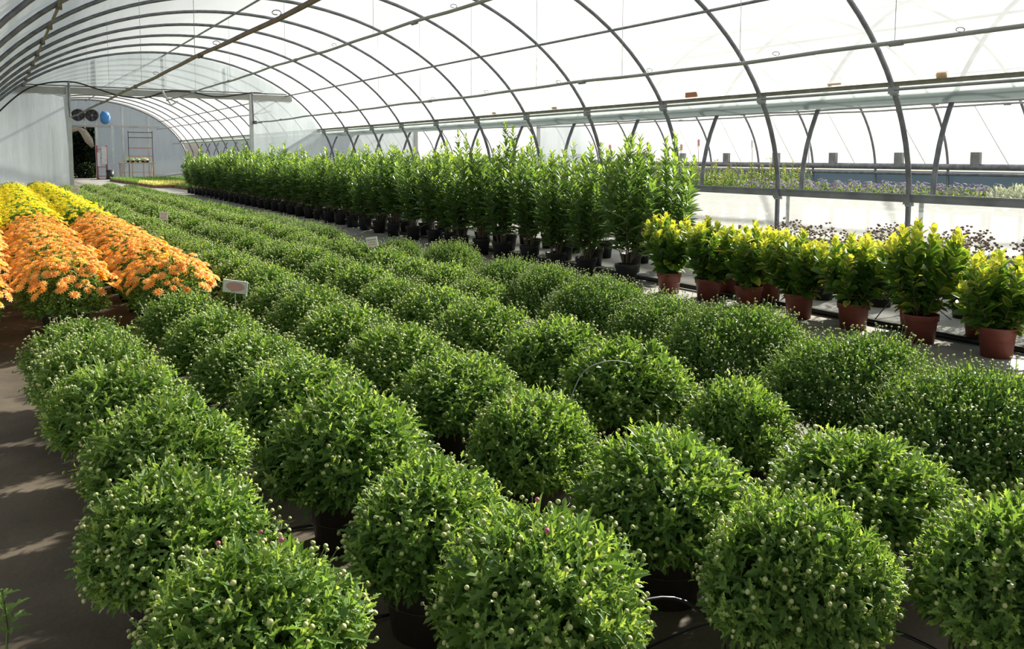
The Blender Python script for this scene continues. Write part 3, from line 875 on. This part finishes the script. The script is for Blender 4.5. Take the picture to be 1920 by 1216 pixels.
ef = [(6.53, 3.58), (6.51, 4.20), (6.50, 4.84), (6.50, 5.44), (6.47, 6.05), (6.47, 6.62), (6.45, 7.21)]
for i, (x, y) in enumerate(ef):
    place_euo(x, y, 'golden variegated shrub in a terracotta pot, %s from the right in the front row' % ORD[i], i, POT_RED, i < 5, 1.0, [1.0, 1.2, 1.08, 1.0, 1.08, 1.05, 1.12][i])
eb = [(6.95, 3.95), (6.95, 4.55), (6.92, 5.15), (6.90, 6.17), (6.88, 6.74)]
for i, (x, y) in enumerate(eb):
    place_euo(x, y, 'golden shrub in a terracotta pot behind the front row, %s from the right' % ORD[i], i + 2, POT_RED, False, .95, 1.0)
# black pots with dry mauve flower heads behind them
HEADS = []
for q in range(2):
    L, b = build_shrub(450 + q, .50, 12, leaf=.05, spread=.22, step=.03, base=.24, young=.2)
    fo = L.join(L_MUM2, MB()).mesh('foliage', M['laurel'])
    rg = np.random.default_rng(460 + q); I = Inst(); D = dome_dirs(120, 1.5, rg)
    I.add(D * np.array([.26, .26, .16]) + np.array([0, 0, .60]) + rg.normal(0, .035, (120, 3)), np.array([1, 0, 0]) + rg.normal(0, .1, (120, 3)), np.array([0, 0, 1.]), rg.uniform(.010, .020, 120), rg.random(120))
    HEADS.append((fo, I.join(BUD_LO, MB()).mesh('flower_heads', M['mauve']), b.mesh('stems', M['twig'])))
for i, (x, y) in enumerate([(7.86, 4.62), (7.73, 5.45), (7.57, 6.04), (7.95, 3.85), (7.9, 6.75), (8.6, 4.3), (8.6, 5.1), (8.55, 5.9), (8.6, 3.5)]):
    t = thing('potted_sedum', 'dusky mauve dry-headed plant in a black pot, %s' % ['behind the second golden shrub', 'behind the third golden shrub', 'behind the fourth golden shrub', 'behind the rightmost golden shrub',
        'behind the sixth golden shrub', 'second from the right by the white panel', 'third from the right by the white panel', 'leftmost by the white panel', 'rightmost by the white panel'][i],
        'potted plant', (x, y, 0), i, 'mauve dry-headed plants')
    fo, he, st = HEADS[i % 2]
    link('pot', POT_BLACK, t); link('foliage', fo, t, 'stuff'); link('flower_heads', he, t, 'stuff'); link('stems', st, t, 'stuff')

# ------------------------------------------------------------------ second house: roses, violets, silver plants on benches
def bench(x, y0, y1, lab, z=.5, w=1.2):
    t = thing('bench', lab, 'bench', (x, (y0 + y1) / 2, 0)); L = y1 - y0
    MB().box((0, 0, z), (w, L, .05)).obj('bench_top', M['bench'], t)
    for sx in (-.5, .5):
        for k in range(3): MB().box((sx * w * .9, (k - 1) * L * .45, z / 2 - .02), (.05, .05, z - .02)).obj('leg', M['steel'], t)
    return t
bench(14.0, 7.95, 13.2, 'low grey bench of violet flowers beyond the white side panel', .62)
bench(13.9, 2.6, 7.9, 'low grey bench of silver plants at the right beyond the side panel', .66)
def tuft(seed, flowers, fm, leafm, r=.16, h=.30, n=130, nf=22, fs=.022, ls=.07, spike=0.0):
    rg = np.random.default_rng(seed); I = Inst(); D = dome_dirs(n, 1.6, rg)
    I.add(D * np.array([r, r, h * .7]) * rg.uniform(.4, 1, (n, 1)) + np.array([0, 0, .12]), D + np.array([0, 0, .5]) + rg.normal(0, .3, (n, 3)), np.array([0, 0, 1.]) + rg.normal(0, .3, (n, 3)), ls, rg.random(n))
    fo = I.join(L_MUM2, MB()).mesh('foliage', leafm)
    if not flowers: return fo, None
    J = Inst(); D = dome_dirs(nf, 1.3, rg)
    J.add(D * np.array([r, r, h * (.75 + spike)]) * rg.uniform(.8, 1.15, (nf, 1)) + np.array([0, 0, .14]), np.cross(D, rg.normal(0, 1, (nf, 3))), D, fs, rg.random(nf))
    return fo, J.join(FLOWER_LO, MB()).mesh('flowers', fm)
POT_SM = pot_mesh('pot', .075, .13, M['potblack'], False, 16)
VIO = [tuft(500 + i, True, M['lavflower'], M['mum_dark'], nf=46, fs=.024, h=.36, n=80) for i in range(2)]
SIL = [tuft(510 + i, False, None, M['silver'], r=.2, h=.34, ls=.10, n=150) for i in range(2)]
k = 0
for y in np.arange(8.0, 13.1, .36):
    for x in (13.6, 14.0, 14.4):
        t = thing('potted_violet', 'small violet-flowering plant on the low bench beyond the white side panel', 'potted plant', (x, y, .645), k, 'violet flowers on the bench')
        fo, fl_ = VIO[k % 2]; link('pot', POT_SM, t); link('foliage', fo, t, 'stuff'); link('flowers', fl_, t, 'stuff'); k += 1
for y in np.arange(2.8, 7.7, .36):
    for x in (13.5, 13.9, 14.3):
        t = thing('silver_plant', 'silvery felted plant on the low bench at the far right', 'potted plant', (x, y, .685), k, 'silver plants on the bench')
        link('pot', POT_SM, t); link('foliage', SIL[k % 2][0], t, 'stuff'); k += 1
# roses
ROSE = []
for q in range(3):
    L, b = build_shrub(520 + q, 1.15, 15, leaf=.10, spread=.32, step=.05, base=.25, young=.3)
    rg = np.random.default_rng(530 + q); J = Inst(); n = 5
    J.add(np.stack([rg.normal(0, .12, n), rg.normal(0, .12, n), rg.uniform(1.0, 1.4, n)], 1), np.array([1, 0, 0]) + rg.normal(0, .3, (n, 3)), np.array([0, 0, 1.]), .035, rg.random(n))
    ROSE.append((L.join(L_MUM2, MB()).mesh('foliage', M['rose']), J.join(FLOWER_LO, MB()).mesh('flowers', M['redflower']), b.mesh('stems', M['twig'])))
k = 0
for x in (14.6, 15.4, 16.2):
    for y in np.arange(12.4 + (x - 14.6) * .9, 25, .62):
        t = thing('potted_rose', 'loose leafy rose bush in the next house, seen behind the side rail', 'potted shrub', (x, y, 0), k, 'rose bushes in the next house', random.uniform(.88, 1.08))
        fo, f2, st = ROSE[k % 3]; link('pot', POT_BLACK, t); link('foliage', fo, t, 'stuff'); link('flowers', f2, t, 'stuff'); link('stems', st, t, 'stuff'); k += 1
# picture tags on canes
for i, (y, z, c, lab) in enumerate([(18.7, 1.76, 'redprint', 'red-brown picture tag on a cane above the roses, leftmost of the tags'), (15.85, 1.74, 'redprint', 'red picture tag on a cane, left of the red and grey pair'),
        (15.25, 1.84, 'redprint', 'small red and white picture tag above the roses'), (13.55, 1.80, 'card', 'plain white tag hanging by the far arch'), (12.0, 1.76, 'tealprint', 'teal and white picture tag on a cane at the right end of the roses')]):
    t = thing('plant_tag', lab, 'plant tag', (14.5, y, 0), .5, 'picture tags in the rose bed')
    MB().tube([(0, 0, 0), (0, 0, z - .1)], .006, 5).obj('cane', M['wire'], t)
    MB().box((0, 0, z), (.13, .012, .22)).obj('card', M['card'], t)
    MB().box((0, -.009, z + .02), (.11, .006, .13)).obj('picture', M[c], t)
    MB().box((0, .009, z + .02), (.11, .006, .13)).obj('picture', M[c], t)

# ------------------------------------------------------------------ suspended irrigation pipes with hangers
hook_v = [(.034 * math.cos(a) + 0, 0, .040 + .022 * math.sin(a)) for a in np.linspace(-1.9, 4.4, 14)]
HOOK = MB().tube([(0, -.03 + .06 * i / 13, p[2]) if 0 else (p[0], .03 * math.sin(i * .4), p[2]) for i, p in enumerate(hook_v)], .005, 6).mesh('hook', M['steel'], True)
WIREM = {}
def irrigation(x, z, lab, hooks, wires, y0, y1, mat, sag=.02, pts=None, r=.026):
    t = thing('irrigation_pipe', lab, 'pipe', (x, y0, z)); t.location = (x, 0, z)
    ys = np.linspace(y0, y1, int((y1 - y0) / .625))
    MB().tube([(0, y, -sag * math.sin(y * .9) * .6 - sag * math.sin(y * 2.5) * .3) for y in ys], r, 8).obj('pipe', mat, t, True)
    for y in np.arange(y0 + 2, y1, 5.9): MB().tube([(0, y, 0), (0, y + .16, 0)], r * 1.35, 8).obj('coupling', mat, t, True)
    for y in hooks:
        o = link('sprinkler_hook', HOOK, t, None, (0, y, r * .6)); o.rotation_euler = (0, 0, PI / 2 + .3)
    for y in wires:
        zt = arch_z(XC1, x) - z
        MB().tube([(0, y, 0), (0, y, zt)], .004, 4).obj('hanging_wire', M['wire'], t)
irrigation(8.6, 2.78, 'long grey irrigation pipe hung on wires above the tall laurels', [5.25, 7.68, 10.14, 12.58, 15.17, 17.62, 20.1, 22.6], [4.6, 6.0, 8.3, 10.8, 13.3, 15.8, 18.3, 20.8], -2, Y_GABLE, M['pipe'])
irrigation(5.5, 3.52, 'grey irrigation pipe running high down the middle of the house', [10.6, 15.4, 20.3, 25.2], [8.5, 13.5, 18.5, 23.5, 28.0], -2, Y_GABLE - .2, M['pipe'])
irrigation(2.4, 2.84, 'brownish irrigation pipe hung above the mums, nearest overhead', [8.31, 10.89, 15.4, 19.0], [7.0, 12.2, 17.0, 22.0, 27.0], -2, Y_GABLE - .2, M['rusty'], .015)
for x, z, n in ((15.6, 2.62, 'near pipe'), (18.6, 2.75, 'middle pipe'), (21.6, 2.85, 'far pipe')):
    irrigation(x, z, 'grey irrigation pipe in the next house, %s of the three' % n.split()[0], [6.1, 8.6, 11.1, 13.6, 16.1], [], -2, Y_GABLE, M['pipe'])
# second house (through the opening) pipes
irrigation(9.6, 3.3, 'upper irrigation pipe beyond the doorway in the far house', [], [], Y_GABLE + 1, Y_END - 1, M['pipe'])
irrigation(10.6, 2.35, 'lower irrigation pipe beyond the doorway in the far house', [], [], Y_GABLE + 1, Y_END - 1, M['pipe'])

# wavy black supply hose along the gable beam
hp = [(-.35, 2.1), (.25, 2.95), (1.2, 3.80), (2.35, 4.05), (3.2, 3.85), (4.0, 3.62), (4.8, 3.60), (5.5, 3.84), (6.3, 3.86), (7.2, 3.72), (8.0, 3.82), (8.55, 3.92)]
t = thing('supply_hose', 'wavy black water hose strung along the gable beam', 'hose', (0, Y_GABLE - .25, 0))
hs_ = []
for i in range(len(hp) - 1):
    for q in range(5):
        u = q / 5; p0 = hp[max(i - 1, 0)]; p1 = hp[i]; p2 = hp[i + 1]; p3 = hp[min(i + 2, len(hp) - 1)]
        hs_.append(tuple(.5 * ((2 * p1[k]) + (-p0[k] + p2[k]) * u + (2 * p0[k] - 5 * p1[k] + 4 * p2[k] - p3[k]) * u * u + (-p0[k] + 3 * p1[k] - 3 * p2[k] + p3[k]) * u ** 3) for k in range(2)))
MB().tube([(x, 0, z) for x, z in hs_] + [(8.55, 0, 3.92), (9.1, 0, 3.93)], .028, 6).obj('hose', M['hose'], t, True)
MB().tube([(2.35, -.03, 4.05), (2.33, -.03, 3.3), (2.36, -.03, 2.85)], .035, 6).obj('down_pipe', M['steel'], t)
MB().tube([(5.35, -.03, 3.88), (5.5, -.1, 3.55), (5.62, -.15, 3.35), (5.85, -.15, 3.5)], .035, 6).obj('valve_elbow', M['white_post'], t)
MB().tube([(8.55, -.03, 3.92), (8.56, -.03, 3.3), (8.58, -.03, 2.8), (8.9, -.03, 2.80)], .030, 6).obj('down_pipe', M['steel'], t)
MB().box((8.62, -.05, 2.80), (.14, .12, .12)).obj('valve', M['hose'], t)

# ------------------------------------------------------------------ ground pipe and drip tubes
t = MB().tube([(6.80, y, .03 + .004 * math.sin(y)) for y in np.arange(-1, 34, 1.5)], .027, 8).obj('water_pipe', M['hose'], None, True)
tag(t, 'straight black water pipe on the floor beneath the front row of shrubs', 'pipe')
def hose(pts, lab, r=.006, grp=None, mat='hose'):
    P = [Vector(p) for p in pts]; out = []
    for i in range(len(P) - 1):
        p0 = P[max(i - 1, 0)]; p1 = P[i]; p2 = P[i + 1]; p3 = P[min(i + 2, len(P) - 1)]
        for q in range(6):
            u = q / 6; out.append(.5 * ((2 * p1) + (p2 - p0) * u + (2 * p0 - 5 * p1 + 4 * p2 - p3) * u * u + (3 * p1 - 3 * p2 + p3 - p0) * u ** 3))
    out.append(P[-1])
    o = MB().tube(out, r, 6).obj('drip_tube', M[mat], None, True); tag(o, lab, 'tube', grp)
hose([(1.42, 1.75, .30), (1.62, 1.72, .27), (1.78, 1.55, .10), (1.80, 1.38, .012)], 'black drip tube arching from the front mum of the second row', .006)
hose([(1.60, 1.92, .01), (1.64, 1.80, .12), (1.70, 1.66, .20), (1.62, 1.58, .01)], 'short curled drip tube between the two front mums', .005)
hose([(2.10, 1.42, .20), (2.22, 1.30, .13), (2.27, 1.12, .02), (2.26, 1.0, .01)], 'black drip tube leaving the front mum of the third row', .006)
hose([(2.16, 1.66, .34), (2.32, 1.58, .30), (2.50, 1.42, .27)], 'upper of two drip tubes crossing to the rightmost mum', .006)
hose([(2.14, 1.60, .32), (2.30, 1.50, .28), (2.46, 1.38, .26)], 'lower of two drip tubes crossing to the rightmost mum', .006)
hose([(2.10, 3.00, .40), (2.20, 3.02, .56), (2.34, 3.02, .60), (2.46, 3.0, .58)], 'pale thin tube arching over the third row of mums', .0024, None, 'pipe')
hose([(4.95, 2.0, .008), (4.9, 3.4, .008), (4.95, 5.2, .008), (4.86, 7.0, .008)], 'thin black tube lying along the aisle', .006)
for i, (x, y) in enumerate([(.82, 2.3), (.83, 3.1), (.85, 4.0), (.80, 6.6), (.88, 7.1), (1.55, 2.6), (1.6, 3.4), (2.3, 2.2)]):
    hose([(x - .22, y + .1, .012), (x - .05, y - .08, .03), (x + .1, y + .12, .05), (x + .02, y + .25, .012), (x + .24, y + .22, .012)],
         'loop of black drip tube on dark floor by %s' % ['the two front rows, nearest loop', 'the two left rows, second loop', 'the two left rows, third loop', 'the left row and the orange mums', 'the orange mums and the second row', 'rows two and three, nearest loop', 'rows two and three, second loop', 'rows three and four'][i], .006, 'drip tube loops')
for i, (x, y) in enumerate([(7.2, 3.9), (7.3, 4.8), (7.15, 3.4)]):
    hose([(x - .35, y + .15, .01), (x - .1, y + .1, .20), (x + .15, y - .05, .16), (x + .3, y - .2, .01)], 'thin black drip tube arching on pale floor behind %s golden shrub' % ['the second', 'the third', 'the rightmost'][i], .005, 'drip tubes behind the golden shrubs')
# dry needles on the floor
b = MB()
for i in range(40):
    a = rng.uniform(-.5, .9); x = 2.02 + rng.normal(0, .035); y = 1.22 + rng.normal(0, .04)
    b.tube([(x, y, .006 + .0008 * i), (x + .05 * math.cos(a), y - .06 * math.sin(a + 1), .010 + .0008 * i)], .0018, 4)
o = b.obj('dry_needles', M['needle'], None, False, 'stuff'); tag(o, 'little heap of orange dry needles on the floor by the pot', 'needles')
# leafy sprig at the left edge
rg = np.random.default_rng(77); I = Inst()
for k in range(16):
    s = k / 16; a = k * 2.4; p = np.array([.02 * math.sin(s * 5), -.02 * s, .10 + .16 * s])
    I.add(p, np.array([math.cos(a), math.sin(a), .5]), np.array([0, 0, 1.]), .07, .3 + .4 * s)
t = thing('weed', 'small leafy green weed growing at the left edge of the frame', 'plant', (-.03, 2.95, -.05))
I.join(L_MUM, MB()).obj('foliage', M['mum'], t, False, 'stuff'); MB().tube([(0, 0, 0), (.01, 0, .12), (0, -.02, .26)], .004, 5).obj('stem', M['stem'], t)

# ------------------------------------------------------------------ price cards in the mums
def card(name, lab, x, y, z, w, h, yaw, tilt, roll, kind):
    t = thing(name, lab, 'sign', (x, y, 0)); 
    MB().tube([(0, .01, .25), (0, .012, z - h * .3)], .004, 5).obj('stick', M['wire'], t)
    c = MB().box((0, 0, 0), (w, .006, h)).obj('card', M['card'], t)
    c.location = (0, 0, z); c.rotation_euler = (tilt, roll, yaw)
    if kind == 'oval':
        b = MB(); n = 28
        b.add([(0.38 * w * math.cos(2 * PI * k / n), -.0042, .36 * h * math.sin(2 * PI * k / n) + .02 * h) for k in range(n)], [tuple(range(n))])
        b.obj('oval_print', M['cardpink'], c)
        b = MB(); b.tube([(-.10 * w + .05 * w * math.cos(a), -.005, -.34 * h + .08 * h * math.sin(a)) for a in np.linspace(0, 6.28, 12)], .0015, 4); b.obj('scribble', M['cardgrey'], c)
    else:
        for k in range(3): MB().box((0, -.0045, (.25 - .25 * k) * h), (w * (.75 if k != 1 else .6), .002, h * .09)).obj('print_line', M['cardpink' if k else 'cardgrey'], c)
Y_ = -.6
card('price_card', 'grey-white card with a faded pink oval, standing before the green mums', 1.48, 6.33, .57, .175, .10, Y_ + .15, .25, .14, 'oval')
card('price_card', 'white card with pinkish lines of print near the aisle', 3.28, 8.15, .65, .115, .10, Y_, .1, -.14, 'lines')
card('price_card', 'small white card standing just right of the orange mums', 2.13, 13.4, .64, .12, .12, Y_ + .2, 0, .05, 'lines')
card('price_card', 'far pale card among the distant mums behind the yellow ones', 1.75, 24.0, .66, .18, .12, Y_ + .3, 0, 0, 'lines')

# ------------------------------------------------------------------ things at the far end
for i, x in enumerate((4.98, 5.80)):
    t = thing('ventilation_fan', 'round dark wall fan above the far doorway, %s of the pair' % ('left' if i == 0 else 'right'), 'fan', (x - .06, Y_END - .35, 4.18), 0, 'fans above the far door')
    b = MB(); v = [(.40 * math.cos(a), y, .40 * math.sin(a)) for y in (-.12, .2) for a in np.linspace(0, 2 * PI, 24, endpoint=False)]
    b.add(v, [(k, (k + 1) % 24, 24 + (k + 1) % 24, 24 + k) for k in range(24)]); b.obj('housing', M['fan'], t, True)
    MB().add([(.385 * math.cos(a), .18, .385 * math.sin(a)) for a in np.linspace(0, 2 * PI, 24, endpoint=False)], [tuple(range(24))]).obj('grille', M['fandark'], t)
    for k in range(5):
        a = 2 * PI * k / 5; ca, sa = math.cos(a), math.sin(a)
        P = [(.05, -.06), (.33, -.14), (.35, .10), (.05, .06)]
        MB().add([(u * ca - w * sa, .05 + .05 * (j > 1), u * sa + w * ca) for j, (u, w) in enumerate(P)], [(0, 1, 2, 3)]).obj('blade', M['fandark'], t)
    MB().tube([(0, .0, 0), (0, .15, 0)], .07, 10).obj('hub', M['fan'], t)
b = MB(); bv, bf, be = ball(5, 10, 1.1)
b.add(bv * (1 + .15 * np.sin(bv[:, :1] * 7) * np.cos(bv[:, 2:] * 5)) * np.array([.32, .18, .42]) + np.array([6.5, Y_END - .4, 4.05]), bf)
o = b.obj('plastic_bag', M['blue'], None, True); tag(o, 'crumpled blue plastic bag hanging right of the far fans', 'bag')
# rolled curtain hanging in the doorway
b = MB().tube([(3.4, Y_END - .3, 3.25), (4.2, Y_END - .3, 3.15), (4.9, Y_END - .3, 3.30), (5.2, Y_END - .32, 3.1), (5.5, Y_END - .3, 2.55), (5.72, Y_END - .3, 2.1)], [.12, .20, .16, .22, .26, .10], 10)
o = b.obj('door_curtain', M['curtain'], None, True); tag(o, 'rolled canvas curtain sagging across the far dark doorway', 'curtain')
# red and white frame post bundle beside the doorway
t = thing('plant_trolley', 'tall red and white plant trolley standing right of the far doorway', 'trolley', (6.15, Y_END - 1.2, 0))
for sx in (-.28, .28):
    for sy in (-.25, .25): MB().box((sx, sy, 1.1), (.06, .06, 2.2)).obj('post', M['redpaint'], t)
for z in (.2, .8, 1.4, 1.95): MB().box((0, 0, z), (.6, .55, .04)).obj('shelf', M['redpaint'], t)
MB().box((.12, -.29, 1.55), (.30, .05, 1.15)).obj('white_sheet', M['cloth'], t)
MB().box((-.22, -.29, 1.3), (.16, .05, .9)).obj('white_sheet', M['cloth'], t)
for sx in (-.25, .25): MB().lathe([(.001, 0), (.07, 0), (.07, .08), (.001, .08)], 12, (sx, 0, 0)).obj('wheel', M['potblack'], t)
o = MB().lathe([(.001, 0), (.20, 0), (.24, .62), (.20, .60), (.001, .58)], 16).obj('bin', M['potblack'], None, True, None, (6.50, Y_END - 2.2, 0)); tag(o, 'dark blue-black bin at the foot of the far trolley', 'bin')
t = thing('post', 'pale blue-grey upright post beside the far trolley', 'post', (6.80, Y_END - 1.5, 0))
MB().box((0, 0, 1.75), (.17, .12, 3.5)).obj('shaft', simple('pale blue grey paint', (.48, .55, .60)), t); MB().box((0, 0, .03), (.3, .25, .06)).obj('base_plate', M['steel'], t)
# work table with things
t = thing('work_table', 'wooden-topped work table against the far end wall', 'table', (8.25, Y_END - 1.3, 0))
MB().box((0, 0, 1.05), (2.2, .9, .07)).obj('table_top', M['wood'], t)
for sx in (-1.0, -.35, .35, .98):
    MB().tube([(sx, -.4, 0), (sx * .97, -.4, 1.02)], .028, 6).obj('leg', M['wood'], t)
for sx in (-1.0, .98): MB().tube([(sx, .4, 0), (sx, .4, 1.02)], .028, 6).obj('leg', M['wood'], t)
MB().box((0, -.4, .45), (2.0, .04, .04)).obj('crossbar', M['wood'], t)
t = thing('hanging_rack', 'tall wire rack with dark shelves behind the far work table', 'rack', (8.6, Y_END - .6, 0))
for sx in (-.75, .75): MB().box((sx, 0, 1.6), (.04, .04, 3.2)).obj('post', M['fandark'], t)
for z, w in ((1.5, 1.5), (2.05, 1.5), (2.75, 1.5), (3.1, 1.5)): MB().box((0, 0, z), (w, .4, .04)).obj('shelf', M['redpaint' if z in (2.05, 1.5) else 'fandark'], t)
vi2, _ = VIO[0]
for i, x in enumerate((7.7, 8.0, 8.3, 8.6, 8.9)):
    t = thing('small_potted_plant', 'small dark green plant standing on the far work table', 'potted plant', (x, Y_END - 1.35, 1.085), i, 'plants on the far table')
    link('pot', POT_SM, t); link('foliage', vi2, t, 'stuff')
b = MB()
bv, bf, be = ball(5, 10, .6)
for (dx, dz, s) in ((0, 0, .22), (.3, .03, .20), (.75, .02, .26)):
    b.add(bv * s * (1 + .2 * np.sin(bv[:, :1] * 9 + dx)) + np.array([8.0 + dx, Y_END - 1.1, 1.22 + dz]), bf)
    o = b.obj('plastic_sack', M['cloth'], None, True); tag(o, 'crumpled white sack on the far table, %s' % ['left one', 'middle one', 'right one'][[0, .3, .75].index(dx)], 'bag', 'white sacks on the far table'); b = MB()
o = MB().tube([(9.4, Y_END - 1.4, .15), (12.4 - .9, Y_END - 1.3, .42)], .10, 10).obj('white_tube', M['cloth'], None, True); tag(o, 'fat white tube lying on the floor along the far end wall', 'tube')

# garden beyond the far doorway; bushes dense and near black to darken the opening
for i, (x, y, s, h) in enumerate([(1.8, Y_END + 4, 1.6, 3.6), (4.1, Y_END + 5, 1.9, 4.6), (6.6, Y_END + 4.5, 1.7, 4.0), (3.2, Y_END + 2.6, .8, 1.3), (5.6, Y_END + 2.2, .7, 1.1)]):
    rg = np.random.default_rng(600 + i); I = Inst(); n = 4000 if i < 3 else 1500; D = dome_dirs(n, 2.6, rg)
    I.add(D * np.array([s, s, h / 2]) * rg.uniform(.6, 1.05, (n, 1)) + np.array([0, 0, h / 2]), D + rg.normal(0, .6, (n, 3)), np.array([0, 0, 1.]) + rg.normal(0, .5, (n, 3)), .34 if i < 3 else .2, rg.random(n))
    t = thing('garden_shrub', 'dark %s outside, seen through the far doorway, %s' % ('bush' if i < 3 else 'low shrub', ['at its left edge', 'filling its middle', 'at its right edge', 'in front on the left', 'in front on the right'][i]), 'shrub', (x, y, -.14))
    I.join(L_SMALL, MB()).obj('foliage', M['outdoor'], t, False, 'stuff'); MB().tube([(0, 0, 0), (.05, 0, h * .6)], .06, 6).obj('trunk', M['twig'], t)

# seedling trays on the far house floor
SEED = []
for q, mt in ((0, 'seedling'), (1, 'palelettuce')):
    rg = np.random.default_rng(700 + q); I = Inst(); n = 220
    P = np.stack([rg.uniform(-.36, .36, n), rg.uniform(-.56, .56, n), rg.uniform(.13, .20, n)], 1)
    I.add(P, rg.normal(0, 1, (n, 3)) + np.array([0, 0, .4]), np.array([0, 0, 1.]), .12, rg.random(n))
    SEED.append(I.join(L_SMALL, MB()).mesh('seedlings', M[mt]))
TRAY = MB()
TRAY.box((0, 0, .02), (.76, 1.16, .04))
for sx in (-1, 1): TRAY.box((sx * .375, 0, .07), (.02, 1.16, .12)); TRAY.box((0, sx * .575, .07), (.76, .02, .12))
TRAY = TRAY.mesh('tray', M['tray'])
for r_ in range(14):
    y = 40.3 + r_ * 1.25
    for c_ in range(6):
        x = 7.1 + c_ * .80 - (0.05 * r_)
        if r_ < 3 and c_ < 1: continue
        pale = 3 <= r_ <= 6 and c_ >= 0
        t = thing('seedling_tray', ('brown tray of pale yellow-green seedlings in the far bed' if pale else 'brown tray of green seedlings in the far bed, %s the pale strip' % ('before' if r_ < 3 else 'beyond')), 'tray', (x, y, 0),
                  0, 'pale seedling trays' if pale else ('green seedling trays before the pale strip' if r_ < 3 else 'green seedling trays beyond the pale strip'))
        link('tray', TRAY, t); link('seedlings', SEED[1 if pale else 0], t, 'stuff')
